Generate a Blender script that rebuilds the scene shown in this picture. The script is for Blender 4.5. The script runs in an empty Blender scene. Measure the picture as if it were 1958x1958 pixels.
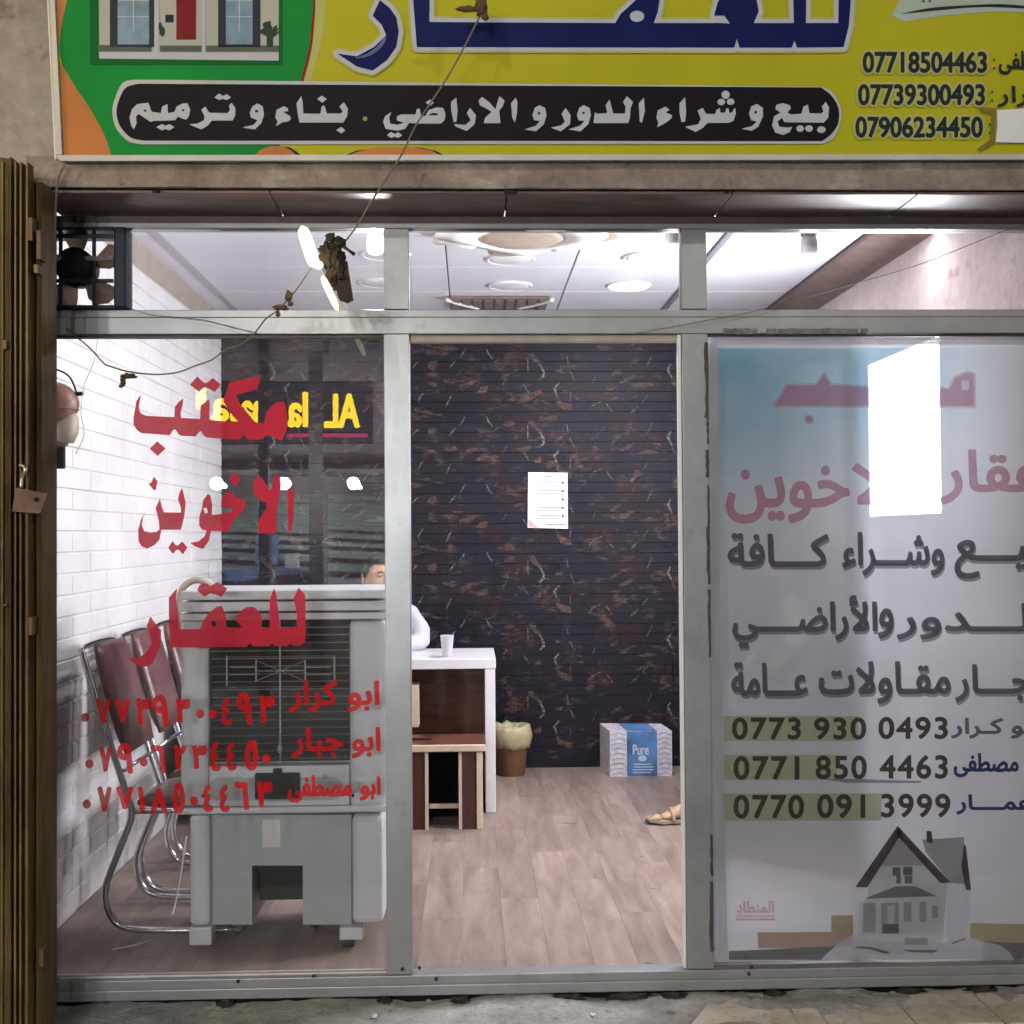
import bpy, bmesh, math, random
import numpy as np
from mathutils import Vector, Matrix, noise as mn
random.seed(7)
S = bpy.context.scene
COL = S.collection
# ------------------------------------------------------------------ camera
F = 2400.0; D = 4.2; CH = 1.45
yaw = math.atan(79/F); pitch = math.atan(43/F); roll = 0.0066
fw = Vector((math.sin(yaw)*math.cos(pitch), math.cos(yaw)*math.cos(pitch), math.sin(pitch)))
r0 = Vector((math.cos(yaw), -math.sin(yaw), 0)); u0 = r0.cross(fw)
RT = (r0*math.cos(roll) - u0*math.sin(roll)).normalized(); UP = RT.cross(fw)
CP = Vector((0, -D, CH))
cam = bpy.data.cameras.new('camera'); co = bpy.data.objects.new('camera', cam); COL.objects.link(co)
m3 = Matrix((RT, UP, -fw)).transposed(); co.matrix_world = Matrix.Translation(CP) @ m3.to_4x4()
cam.sensor_width = 36; cam.lens = 36*F/1958; cam.clip_end = 500; cam.clip_start = 0.05
S.camera = co
# ------------------------------------------------------------------ world, exposure
w = bpy.data.worlds.new('World'); S.world = w; w.use_nodes = True
nt = w.node_tree; sky = nt.nodes.new('ShaderNodeTexSky'); sky.sky_type = 'NISHITA'; sky.sun_disc = False
sky.sun_elevation = math.radians(-3.0); sky.sun_rotation = math.radians(200)
bg = nt.nodes['Background']; bg.inputs[1].default_value = 0.12; nt.links.new(sky.outputs[0], bg.inputs[0])
S.view_settings.view_transform = 'Standard'; S.view_settings.look = 'None'
S.view_settings.exposure = 0; S.view_settings.gamma = 1
S.render.engine = 'CYCLES'; S.cycles.use_denoising = True
S.cycles.max_bounces = 6; S.cycles.diffuse_bounces = 3; S.cycles.glossy_bounces = 3
S.cycles.use_adaptive_sampling = True; S.cycles.adaptive_threshold = .035; S.cycles.adaptive_min_samples = 24
S.cycles.transparent_max_bounces = 24; S.cycles.caustics_reflective = False; S.cycles.caustics_refractive = False
S.cycles.sample_clamp_indirect = 6.0
def lamp(kind, name, loc, watts, col, size=.1, rot=None, sy=None, spread=None):
    l = bpy.data.lights.new(name, kind); l.energy = watts; l.color = col
    if kind == 'AREA':
        l.size = size
        if sy: l.shape = 'RECTANGLE'; l.size_y = sy
        if spread: l.spread = spread
    else: l.shadow_soft_size = size
    o = bpy.data.objects.new(name, l); COL.objects.link(o); o.location = loc
    if rot: o.rotation_euler = rot
    return o
STREET_W, LEFT_W = 215, 110
# street lamps high over the lane, behind and beside the camera (their fittings are built below)
LANE = [(-1.9, -6.6, 4.5, STREET_W*.5), (3.2, -5.8, 4.6, STREET_W*.5)]
# ------------------------------------------------------------------ geometry from the picture
def ray(px, py): return fw*F + RT*(px-979) - UP*(py-979)
def at(px, py, Y=0.0):
    d = ray(px, py); t = (Y+D)/d.y; return CP + d*t
def on(px, py, P, N):
    d = ray(px, py); t = (Vector(P)-CP).dot(N)/d.dot(N); return CP + d*t
# ------------------------------------------------------------------ tagging
def tag(o, label=None, cat=None, group=None, kind=None):
    if label: o['label'] = label
    if cat: o['category'] = cat
    if group: o['group'] = group
    if kind: o['kind'] = kind
    return o
def thing(name, label, cat, loc=(0, 0, 0), group=None):
    o = bpy.data.objects.new(name, None); COL.objects.link(o); o.location = loc; o.empty_display_size = .05
    return tag(o, label, cat, group)
def link(name, me, mat=None, parent=None, world=True):
    o = bpy.data.objects.new(name, me); COL.objects.link(o)
    if mat is not None and not me.materials: me.materials.append(mat)
    if parent is not None:
        o.parent = parent
        if world: o.matrix_parent_inverse = wm(parent).inverted()
    return o
def wm(o):
    m = o.matrix_basis.copy()
    if o.parent: m = wm(o.parent) @ o.matrix_parent_inverse @ m
    return m
def copy_tree(o, parent=None):
    c = o.copy(); COL.objects.link(c)
    if parent is not None: c.parent = parent; c.matrix_parent_inverse = o.matrix_parent_inverse.copy()
    for ch in [q for q in bpy.data.objects if q.parent == o]: copy_tree(ch, c)
    return c
# ------------------------------------------------------------------ materials
def MAT(name):
    m = bpy.data.materials.new(name); m.use_nodes = True
    n = m.node_tree; n.nodes.clear(); return m, n
def nd(n, t, **k):
    x = n.nodes.new(t)
    for a, b in k.items(): setattr(x, a, b)
    return x
def lk(n, a, b): n.links.new(a, b)
def coords(n, scale=(1, 1, 1), obj=True):
    tc = nd(n, 'ShaderNodeNewGeometry') if not obj else nd(n, 'ShaderNodeTexCoord')
    mp = nd(n, 'ShaderNodeMapping'); mp.inputs['Scale'].default_value = scale
    lk(n, tc.outputs['Position' if not obj else 'Object'], mp.inputs[0]); return mp.outputs[0]
def noise(n, vec, scale, detail=4, rough=.55, dist=0):
    x = nd(n, 'ShaderNodeTexNoise'); x.inputs['Scale'].default_value = scale; x.inputs['Detail'].default_value = detail
    x.inputs['Roughness'].default_value = rough; x.inputs['Distortion'].default_value = dist
    lk(n, vec, x.inputs['Vector']); return x.outputs['Fac']
def ramp(n, fac, stops):
    r = nd(n, 'ShaderNodeValToRGB'); e = r.color_ramp.elements
    while len(e) < len(stops): e.new(.5)
    for i, (p, c) in enumerate(stops):
        e[i].position = p; e[i].color = (*c, 1) if len(c) == 3 else c
    lk(n, fac, r.inputs[0]); return r.outputs[0]
def mth(n, op, a, b=None, clamp=False):
    x = nd(n, 'ShaderNodeMath', operation=op, use_clamp=clamp)
    for i, v in enumerate((a, b)):
        if v is None: continue
        if isinstance(v, (int, float)): x.inputs[i].default_value = v
        else: lk(n, v, x.inputs[i])
    return x.outputs[0]
def mixc(n, fac, a, b, mode='MIX'):
    x = nd(n, 'ShaderNodeMix', data_type='RGBA', blend_type=mode)
    for i, v in ((0, fac), (6, a), (7, b)):
        if isinstance(v, (int, float)): x.inputs[i].default_value = v
        elif isinstance(v, tuple): x.inputs[i].default_value = (*v, 1)
        else: lk(n, v, x.inputs[i])
    return x.outputs[2]
def bump(n, h, strength=.3, dist=.01):
    b = nd(n, 'ShaderNodeBump'); b.inputs['Strength'].default_value = strength; b.inputs['Distance'].default_value = dist
    lk(n, h, b.inputs['Height']); return b.outputs[0]
def out(n, sh): o = nd(n, 'ShaderNodeOutputMaterial'); lk(n, sh, o.inputs[0])
def pbr(n, col, rough=.6, metal=0, normal=None, spec=.5, trans=0, alpha=1, emit=None, es=0, sub=0):
    p = nd(n, 'ShaderNodeBsdfPrincipled')
    for k, v in (('Base Color', col), ('Roughness', rough), ('Metallic', metal), ('Specular IOR Level', spec), ('Alpha', alpha), ('Transmission Weight', trans)):
        if isinstance(v, tuple): p.inputs[k].default_value = (*v, 1)
        elif isinstance(v, (int, float)): p.inputs[k].default_value = v
        else: lk(n, v, p.inputs[k])
    if normal is not None: lk(n, normal, p.inputs['Normal'])
    if emit: p.inputs['Emission Color'].default_value = (*emit, 1); p.inputs['Emission Strength'].default_value = es
    return p.outputs[0]
def simple(name, c, rough=.5, metal=0, var=.12, vs=12, bmp=.15, c2=None, spec=.5, world=True, scale=(1, 1, 1)):
    m, n = MAT(name); v = coords(n, scale, obj=not world)
    f = noise(n, v, vs, 6, .6)
    a = tuple(x*(1-var) for x in c); b = c2 if c2 else tuple(min(1, x*(1+var)) for x in c)
    colr = ramp(n, f, [(.3, a), (.7, b)])
    f2 = noise(n, v, vs*6, 4, .6)
    rr = mth(n, 'ADD', mth(n, 'MULTIPLY', f2, .25), rough-.12)
    out(n, pbr(n, colr, rr, metal, bump(n, f2, bmp, .004), spec)); return m
def emis(name, c, s):
    m, n = MAT(name); e = nd(n, 'ShaderNodeEmission'); e.inputs[0].default_value = (*c, 1); e.inputs[1].default_value = s
    out(n, e.outputs[0]); return m
def ink(name, c, trans=0.0, glow=.0, rough=.45, var=.08, vs=3.0):
    """flat print; trans lets a part of the light straight through (film), glow is the share scattered through the sheet"""
    m, n = MAT(name); v = coords(n, (1, 1, 1), obj=False); f = noise(n, v, vs, 5, .6)
    cc = ramp(n, f, [(.3, tuple(x*(1-var) for x in c)), (.7, tuple(min(1, x*(1+var)) for x in c))])
    a = pbr(n, cc, max(rough, .5), 0, spec=.06)
    if glow:
        t = nd(n, 'ShaderNodeBsdfTranslucent'); lk(n, cc, t.inputs[0])
        mx = nd(n, 'ShaderNodeMixShader'); mx.inputs[0].default_value = glow; lk(n, a, mx.inputs[1]); lk(n, t.outputs[0], mx.inputs[2]); a = mx.outputs[0]
    if trans:
        t = nd(n, 'ShaderNodeBsdfTransparent'); mx = nd(n, 'ShaderNodeMixShader'); mx.inputs[0].default_value = trans
        lk(n, a, mx.inputs[1]); lk(n, t.outputs[0], mx.inputs[2]); a = mx.outputs[0]
    out(n, a); return m
M = {}
def m_glass(name, dust_haze, spk_=1.0, tint=(1, 1, 1), dcol=(.62, .60, .60)):
    m, n = MAT(name); tr = nd(n, 'ShaderNodeBsdfTransparent'); tr.inputs[0].default_value = (*tint, 1)
    gl = nd(n, 'ShaderNodeBsdfGlossy'); gl.inputs['Roughness'].default_value = .004
    fr = nd(n, 'ShaderNodeFresnel'); fr.inputs[0].default_value = 1.5
    mx = nd(n, 'ShaderNodeMixShader'); lk(n, fr.outputs[0], mx.inputs[0]); lk(n, tr.outputs[0], mx.inputs[1]); lk(n, gl.outputs[0], mx.inputs[2])
    v = coords(n, (1, 1, 1), obj=False)
    f = mth(n, 'MULTIPLY', ramp(n, noise(n, v, 2.2, 7, .68, .6), [(.3, (.45,)*3), (.75, (1.3,)*3)]), dust_haze)  # diffuse veil: some dust, plus haze of reflected surroundings painted into the pane
    spk = mth(n, 'MULTIPLY', mth(n, 'GREATER_THAN', noise(n, v, 46, 2, .5), .74), dust_haze*1.6*spk_)
    f = mth(n, 'ADD', f, spk)
    df = nd(n, 'ShaderNodeBsdfDiffuse'); df.inputs[0].default_value = (*dcol, 1)
    tl = nd(n, 'ShaderNodeBsdfTranslucent'); tl.inputs[0].default_value = (*dcol, 1)
    md = nd(n, 'ShaderNodeMixShader'); md.inputs[0].default_value = .35; lk(n, df.outputs[0], md.inputs[1]); lk(n, tl.outputs[0], md.inputs[2])
    m2 = nd(n, 'ShaderNodeMixShader'); lk(n, f, m2.inputs[0]); lk(n, mx.outputs[0], m2.inputs[1]); lk(n, md.outputs[0], m2.inputs[2])
    out(n, m2.outputs[0]); return m
M['glass'] = m_glass('window glass', .018, 1.0)
M['glass_up'] = m_glass('transom glass', .030, 0)
def m_alu():
    m, n = MAT('brushed aluminium'); v = coords(n, (1, 1, 1), obj=False)
    f = noise(n, v, 3.0, 8, .7); g = noise(n, coords(n, (60, 60, 3), obj=False), 3, 4)
    stain = ramp(n, noise(n, v, 9, 6, .75), [(.60, (0,)*3), (.72, (1,)*3)])
    c = mixc(n, mth(n, 'MULTIPLY', stain, .5), ramp(n, f, [(.3, (.25, .255, .262)), (.7, (.36, .365, .372))]), (.16, .135, .11))
    out(n, pbr(n, c, mth(n, 'ADD', mth(n, 'MULTIPLY', g, .14), .30), .42, bump(n, g, .012, .001))); return m
M['alu'] = m_alu()
def m_concrete(name, a, b, c, sc=2.5, bs=.5, bd=.012, rough=.85):
    m, n = MAT(name); v = coords(n, (1, 1, 1), obj=False)
    f = noise(n, v, sc, 9, .68, .4); g = noise(n, v, sc*9, 7, .7); sp = ramp(n, noise(n, v, sc*3.3, 3, .6), [(.62, (0,)*3), (.70, (1,)*3)])
    col = mixc(n, mth(n, 'MULTIPLY', sp, .55), ramp(n, f, [(.3, a), (.55, b), (.75, c)]), tuple(x*.45 for x in a))
    col = mixc(n, .35, col, ramp(n, g, [(.3, (.3,)*3), (.7, (.75,)*3)]), 'OVERLAY')
    out(n, pbr(n, col, rough, 0, bump(n, mth(n, 'ADD', f, mth(n, 'MULTIPLY', g, .5)), bs, bd), .3)); return m
M['plaster'] = m_concrete('bare cement plaster', (.20, .17, .145), (.31, .275, .24), (.42, .38, .34))
M['beam'] = m_concrete('beam concrete', (.15, .115, .095), (.27, .22, .18), (.47, .42, .37), 5)
M['ground'] = m_concrete('worn cement ground', (.24, .24, .22), (.42, .42, .39), (.64, .62, .58), 4.5, .9, .03)
M['tile_out'] = m_concrete('stained pale paving', (.36, .31, .24), (.66, .60, .50), (.78, .73, .63), 6, .3, .006, .6)
M['crust'] = m_concrete('dark dirt', (.02, .02, .02), (.05, .045, .04), (.09, .08, .07), 12, 1, .02)
M['soffit'] = simple('brown soffit boards', (.17, .115, .095), .45, 0, .35, 3, .1, (.32, .21, .18), scale=(1, 5, 1))
M['header'] = simple('dark brown header', (.075, .05, .042), .5, 0, .3, 6)
def m_rust():
    m, n = MAT('rusty olive gate paint'); v = coords(n, (1, 1, .35), obj=False)
    f = noise(n, v, 5, 9, .72, .5); g = noise(n, coords(n, (1, 1, .12), obj=False), 34, 6, .7)
    c = ramp(n, f, [(.28, (.050, .030, .012)), (.45, (.115, .074, .026)), (.62, (.19, .135, .046)), (.8, (.42, .32, .15))])
    c = mixc(n, ramp(n, g, [(.62, (0,)*3), (.75, (.6,)*3)]), c, (.33, .24, .13))
    out(n, pbr(n, c, .55, .25, bump(n, mth(n, 'ADD', f, g), .6, .006))); return m
M['gate'] = m_rust()
M['white_brick'] = simple('white foam brick', (.78, .765, .765), .5, 0, .10, 2.5, .6)
def m_darkbrick():
    m, n = MAT('dark marble print foam brick')
    g = nd(n, 'ShaderNodeNewGeometry'); sx = nd(n, 'ShaderNodeSeparateXYZ'); lk(n, g.outputs['Position'], sx.inputs[0])
    x = mth(n, 'MODULO', mth(n, 'ADD', sx.outputs[0], 10.0), .70); z = mth(n, 'MODULO', mth(n, 'ADD', sx.outputs[2], 4.0), .434)
    cb = nd(n, 'ShaderNodeCombineXYZ'); lk(n, x, cb.inputs[0]); lk(n, z, cb.inputs[1]); v = cb.outputs[0]
    v3 = coords(n, (1, 1, 1), obj=False)
    base = ramp(n, noise(n, v, 3.2, 6, .65), [(.36, (.0060, .0075, .015)), (.5, (.0085, .0070, .013)), (.64, (.019, .0080, .0095))])
    # smoky brown patches, wider than high
    mp = nd(n, 'ShaderNodeMapping'); mp.inputs['Scale'].default_value = (6.0, 15, 1); lk(n, v, mp.inputs[0])
    b1 = noise(n, mp.outputs[0], 1.25, 7, .66, .7)
    mk = noise(n, v, 8.5, 1, .4)
    mp2 = nd(n, 'ShaderNodeMapping'); mp2.inputs['Scale'].default_value = (9, 1, 26); lk(n, v3, mp2.inputs[0])
    b2 = noise(n, mp2.outputs[0], 1.5, 8, .72, .9)
    bl = ramp(n, mth(n, 'MULTIPLY', b2, mth(n, 'ADD', noise(n, v3, 5.5, 3, .6), .5)), [(.555, (0,)*3), (.66, (1,)*3)])
    tint = ramp(n, noise(n, v3, 11, 2), [(.36, (.030, .034, .026)), (.48, (.065, .034, .028)), (.62, (.10, .058, .042))])
    col = mixc(n, mth(n, 'MULTIPLY', bl, .75), base, tint)
    '''
    # thin pale strokes: one per random cell, slanted by the cell's own random number
    for k, (sc, seed, wdt, ln, cc) in enumerate(((8.0, 0, .030, .27, (.30, .32, .31)), (5.2, 3.7, .035, .22, (.22, .24, .25)), (6.1, 9.1, .085, .16, (.25, .17, .11)))):
        mv = nd(n, 'ShaderNodeMapping'); mv.inputs['Location'].default_value = (seed, seed*.7, 0); mv.inputs['Scale'].default_value = (sc, sc*.9, 1); lk(n, v, mv.inputs[0])
        wv = nd(n, 'ShaderNodeVectorMath', operation='ADD')
        nz = nd(n, 'ShaderNodeTexNoise'); nz.inputs['Scale'].default_value = 9; lk(n, mv.outputs[0], nz.inputs['Vector'])
        sc2 = nd(n, 'ShaderNodeVectorMath', operation='SCALE'); lk(n, nz.outputs['Color'], sc2.inputs[0]); sc2.inputs[3].default_value = .13
        lk(n, mv.outputs[0], wv.inputs[0]); lk(n, sc2.outputs[0], wv.inputs[1])
        vo = nd(n, 'ShaderNodeTexVoronoi'); vo.voronoi_dimensions = '2D'; vo.inputs['Scale'].default_value = 1; vo.inputs['Randomness'].default_value = .85
        lk(n, wv.outputs[0], vo.inputs['Vector'])
        lo = nd(n, 'ShaderNodeVectorMath', operation='SUBTRACT'); lk(n, wv.outputs[0], lo.inputs[0]); lk(n, vo.outputs['Position'], lo.inputs[1])
        s2 = nd(n, 'ShaderNodeSeparateXYZ'); lk(n, lo.outputs[0], s2.inputs[0]); sc3 = nd(n, 'ShaderNodeSeparateColor'); lk(n, vo.outputs['Color'], sc3.inputs[0])
        slope = mth(n, 'MULTIPLY', mth(n, 'SUBTRACT', sc3.outputs[0], .5), 2.2)
        dx = mth(n, 'ABSOLUTE', mth(n, 'SUBTRACT', s2.outputs[0], mth(n, 'MULTIPLY', s2.outputs[1], slope)))
        a = mth(n, 'MULTIPLY', mth(n, 'LESS_THAN', dx, wdt), mth(n, 'LESS_THAN', mth(n, 'ABSOLUTE', s2.outputs[1]), ln))
        a = mth(n, 'MULTIPLY', a, mth(n, 'GREATER_THAN', sc3.outputs[1], .35))
        a = mth(n, 'MULTIPLY', a, ramp(n, noise(n, v3, 60, 4, .7), [(.38, (.1,)*3), (.6, (.9,)*3)]))
        col = mixc(n, a, col, cc)
    '''
    out(n, pbr(n, col, .55, 0, bump(n, noise(n, v3, 90, 3), .1, .002), .22)); return m
M['dark_brick'] = m_darkbrick()
def m_plank():
    m, n = MAT('grey oak laminate'); v = coords(n, (1, 1, 1), obj=False); oi = nd(n, 'ShaderNodeObjectInfo')
    mp = nd(n, 'ShaderNodeMapping'); mp.inputs['Scale'].default_value = (9, 1.3, 1)
    ad = nd(n, 'ShaderNodeVectorMath', operation='ADD'); lk(n, v, ad.inputs[0]); cbx = nd(n, 'ShaderNodeCombineXYZ'); lk(n, mth(n, 'MULTIPLY', oi.outputs['Random'], 37), cbx.inputs[1]); lk(n, cbx.outputs[0], ad.inputs[1])
    lk(n, ad.outputs[0], mp.inputs[0])
    f = noise(n, mp.outputs[0], 1.6, 8, .62, .5); g = noise(n, mp.outputs[0], 9, 6, .7, 1.2)
    c = ramp(n, f, [(.32, (.190, .135, .112)), (.5, (.268, .198, .167)), (.7, (.350, .268, .230))])
    c = mixc(n, ramp(n, g, [(.30, (.22,)*3), (.42, (0,)*3)]), c, (.16, .11, .10))
    kn = ramp(n, noise(n, ad.outputs[0], 7.5, 2, .5), [(.24, (.85,)*3), (.285, (0,)*3)])
    c = mixc(n, kn, c, (.12, .08, .075))
    tone = mth(n, 'ADD', mth(n, 'MULTIPLY', oi.outputs['Random'], .30), .84)
    mu = nd(n, 'ShaderNodeVectorMath', operation='SCALE'); lk(n, c, mu.inputs[0]); lk(n, tone, mu.inputs[3])
    out(n, pbr(n, mu.outputs[0], mth(n, 'ADD', mth(n, 'MULTIPLY', g, .2), .33), 0, bump(n, g, .08, .002), .45)); return m
M['plank'] = m_plank()
_m, _n = MAT('glossy white ceiling panel'); out(_n, pbr(_n, ramp(_n, noise(_n, coords(_n, (1, 1, 1), obj=False), 1.6, 3), [(.3, (.70, .70, .765)), (.7, (.76, .76, .82))]), .38)); M['ceil'] = _m
M['tbar'] = simple('grey ceiling batten', (.20, .19, .22), .4)
M['tbar2'] = simple('grey ceiling strip', (.42, .41, .43), .4)
M['cornice'] = simple('beige cornice', (.40, .34, .29), .6)
M['cornice_r'] = simple('brown cornice', (.16, .10, .085), .6, 0, .25)
M['wall_r'] = m_concrete('pinkish stained plaster', (.42, .33, .31), (.52, .43, .41), (.60, .51, .49), 2, .1, .004)
M['chrome'] = simple('chrome tube', (.72, .72, .75), .16, 1.0, .05, 20, .02)
M['maroon'] = simple('maroon leatherette', (.115, .040, .045), .34, 0, .25, 9, .2, (.17, .07, .07))
M['black'] = simple('black plastic', (.009, .008, .009), .5, spec=.15)
M['navy'] = simple('navy enamel', (.012, .013, .030), .45, 0, .2, spec=.25)
M['cooler'] = simple('grey cooler plastic', (.60, .60, .625), .42, 0, .09, 3, .05)
M['cooler2'] = simple('darker grey cooler plastic', (.37, .395, .39), .42, 0, .09, 3, .05)
M['cooler_in'] = simple('dark honeycomb pad', (.010, .007, .007), .8, 0, .4, 30, .6)
M['louver'] = simple('thin grey louvre', (.36, .35, .34), .5)
M['desk_w'] = simple('white melamine', (.70, .68, .70), .32, 0, .03, 4, .02)
M['cream'] = simple('cream edge band', (.62, .50, .38), .42, 0, .06)
def m_wood(name, a, b, sx=3, sz=26):
    m, n = MAT(name); f = noise(n, coords(n, (sx, sx, sz), obj=False), 1.3, 7, .65, 1.0)
    out(n, pbr(n, ramp(n, f, [(.3, a), (.7, b)]), .36, 0, None, .5)); return m
M['walnut'] = m_wood('walnut laminate', (.045, .014, .008), (.17, .065, .032))
M['mahog'] = m_wood('dark mahogany laminate', (.05, .013, .010), (.085, .024, .018), 30, 2)
M['white'] = simple('white paint', (.78, .77, .76), .5, 0, .05)
M['offw'] = simple('off white plastic', (.66, .62, .60), .42, 0, .08)
M['beige'] = simple('beige plastic', (.42, .34, .27), .5, 0, .1)
M['eyew'] = simple('eye white', (.30, .26, .25), .3)
M['skin'] = simple('skin', (.46, .27, .185), .5, 0, .10, 14, .12)
M['hair'] = simple('black hair', (.012, .009, .008), .5, 0, .3, 60, .6, scale=(1, 1, .3))
M['shirt'] = simple('white cloth', (.46, .45, .50), .8, 0, .05, 10, .3)
M['lip'] = simple('lips', (.30, .12, .10), .5)
M['cup'] = ink('clear plastic cup', (.72, .70, .73), .35, .4, .2)
M['pot'] = simple('brown plastic bin', (.17, .085, .040), .45)
M['bag'] = simple('yellowish bin liner', (.42, .36, .22), .35, 0, .25, 22, .8)
M['wire'] = simple('dusty grey wire', (.17, .13, .10), .7)
M['wire2'] = simple('thin dark wire', (.16, .15, .14), .6)
M['rag'] = simple('dark oily tape bundle', (.022, .014, .009), .75, 0, .5, 40, 1.2)
M['twine'] = simple('brown knotted twine', (.11, .055, .03), .85, 0, .3, 50, .8)
M['padlock'] = simple('rusty brown bracket', (.12, .068, .042), .6, .4, .3)
M['bright'] = simple('scraped bright metal', (.55, .50, .40), .35, .9)
M['brownplastic'] = simple('terracotta plastic dome', (.20, .095, .070), .45, 0, .1)
M['shutter'] = simple('grey green roller shutter', (.42, .50, .45), .5, .3, .2, 5)
M['opp'] = m_concrete('stall wall', (.13, .11, .10), (.23, .19, .18), (.32, .27, .26), 1.2)
M['asph'] = m_concrete('lane surface', (.04, .04, .04), (.07, .07, .065), (.10, .10, .09), 3)
M['blue'] = simple('blue tarpaulin', (.12, .22, .48), .6, 0, .3)
# ------------------------------------------------------------------ mesh helpers
def bmnew(): return bmesh.new()
def done(b, smooth=False):
    me = bpy.data.meshes.new('mesh'); bmesh.ops.recalc_face_normals(b, faces=b.faces); b.to_mesh(me); b.free()
    if smooth:
        for p in me.polygons: p.use_smooth = True
    return me
def box(b, x0, x1, y0, y1, z0, z1, bev=0, mat4=None):
    r = bmesh.ops.create_cube(b, size=1); vs = r['verts']
    for v in vs: v.co = Vector(((x0+x1)/2+v.co.x*(x1-x0), (y0+y1)/2+v.co.y*(y1-y0), (z0+z1)/2+v.co.z*(z1-z0)))
    if bev:
        es = list({e for v in vs for e in v.link_edges})
        r = bmesh.ops.bevel(b, geom=es, offset=bev, segments=2, affect='EDGES', profile=.5, clamp_overlap=True)
        vs = list({v for f in r['faces'] for v in f.verts} | {v for v in vs if v.is_valid})
    if mat4 is not None:
        for v in vs: v.co = mat4 @ v.co
    return vs
def boxo(name, ext, mat, parent=None, bev=.002, mat4=None):
    b = bmnew(); box(b, *ext, bev=bev, mat4=mat4); return link(name, done(b), mat, parent)
def spline(pts, n=8):
    P = [Vector(p) for p in pts]
    if len(P) < 3: return P
    o = []
    for i in range(len(P)-1):
        a = P[max(i-1, 0)]; b_ = P[i]; c = P[i+1]; d = P[min(i+2, len(P)-1)]
        for k in range(n):
            t = k/n; o.append(.5*((2*b_)+(c-a)*t+(2*a-5*b_+4*c-d)*t*t+(3*b_-a-3*c+d)*t**3))
    o.append(P[-1]); return o
def tube(b, pts, r, seg=8, cap=True):
    P = [Vector(p) for p in pts]; rings = []
    rr = r if isinstance(r, (list, tuple)) else [r]*len(P)
    up = Vector((.31, .17, .93)).normalized()
    for i, p in enumerate(P):
        t = (P[min(i+1, len(P)-1)]-P[max(i-1, 0)]).normalized()
        s = t.cross(up)
        if s.length < .05: s = t.cross(Vector((1, 0, 0)))
        s.normalize(); q = s.cross(t).normalized(); up = q
        rings.append([b.verts.new(p+(s*math.cos(a)+q*math.sin(a))*rr[i]) for a in [k*2*math.pi/seg for k in range(seg)]])
    for i in range(len(rings)-1):
        for k in range(seg): b.faces.new((rings[i][k], rings[i][(k+1) % seg], rings[i+1][(k+1) % seg], rings[i+1][k]))
    if cap: b.faces.new(rings[0][::-1]); b.faces.new(rings[-1])
def tubeo(name, pts, r, mat, parent=None, seg=8, sp=0):
    b = bmnew(); tube(b, spline(pts, sp) if sp else pts, r, seg); return link(name, done(b, True), mat, parent)
def lathe(b, prof, c, seg=32, axis='Z', mat4=None):
    rings = []; c = Vector(c)
    for r, h in prof:
        ring = []
        for k in range(seg):
            a = k*2*math.pi/seg; p = Vector((r*math.cos(a), r*math.sin(a), h))
            if mat4 is not None: p = mat4 @ p
            ring.append(b.verts.new(c+p))
        rings.append(ring)
    for i in range(len(rings)-1):
        for k in range(seg): b.faces.new((rings[i][k], rings[i][(k+1) % seg], rings[i+1][(k+1) % seg], rings[i+1][k]))
    b.faces.new(rings[0][::-1]); b.faces.new(rings[-1])
def latheo(name, prof, c, mat, parent=None, seg=32, mat4=None):
    b = bmnew(); lathe(b, prof, c, seg, mat4=mat4); return link(name, done(b, True), mat, parent)
def lump(name, c, rad, mat, parent=None, amp=.3, freq=3, sub=3, seed=0):
    b = bmnew(); bmesh.ops.create_icosphere(b, subdivisions=sub, radius=1)
    for v in b.verts:
        k = 1+amp*mn.noise(v.co*freq*.5+Vector((seed, seed*2.1, 0)))+amp*.5*mn.noise(v.co*freq*1.7+Vector((seed, 5, 1)))
        v.co = Vector(c)+Vector((v.co.x*rad[0]*k, v.co.y*rad[1]*k, v.co.z*rad[2]*k))
    return link(name, done(b, True), mat, parent)
# ------------------------------------------------------------------ lettering engine: outlines -> mask -> contour -> mesh
AF = {'ا': (0xFE8D, 0xFE8E), 'أ': (0xFE83, 0xFE84), 'ب': (0xFE8F, 0xFE90, 0xFE91, 0xFE92), 'ة': (0xFE93, 0xFE94), 'ت': (0xFE95, 0xFE96, 0xFE97, 0xFE98),
'ج': (0xFE9D, 0xFE9E, 0xFE9F, 0xFEA0), 'خ': (0xFEA5, 0xFEA6, 0xFEA7, 0xFEA8), 'د': (0xFEA9, 0xFEAA), 'ر': (0xFEAD, 0xFEAE), 'ش': (0xFEB5, 0xFEB6, 0xFEB7, 0xFEB8),
'ص': (0xFEB9, 0xFEBA, 0xFEBB, 0xFEBC), 'ض': (0xFEBD, 0xFEBE, 0xFEBF, 0xFEC0), 'ط': (0xFEC1, 0xFEC2, 0xFEC3, 0xFEC4), 'ع': (0xFEC9, 0xFECA, 0xFECB, 0xFECC),
'ف': (0xFED1, 0xFED2, 0xFED3, 0xFED4), 'ق': (0xFED5, 0xFED6, 0xFED7, 0xFED8), 'ك': (0xFED9, 0xFEDA, 0xFEDB, 0xFEDC), 'ل': (0xFEDD, 0xFEDE, 0xFEDF, 0xFEE0),
'م': (0xFEE1, 0xFEE2, 0xFEE3, 0xFEE4), 'ن': (0xFEE5, 0xFEE6, 0xFEE7, 0xFEE8), 'و': (0xFEED, 0xFEEE), 'ى': (0xFEEF, 0xFEF0), 'ي': (0xFEF1, 0xFEF2, 0xFEF3, 0xFEF4), 'ء': (0xFE80,), 'ـ': (0x640,)*4,
'\u0001': (0xFEFB, 0xFEFC), '\u0002': (0xFEF7, 0xFEF8)}
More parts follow.
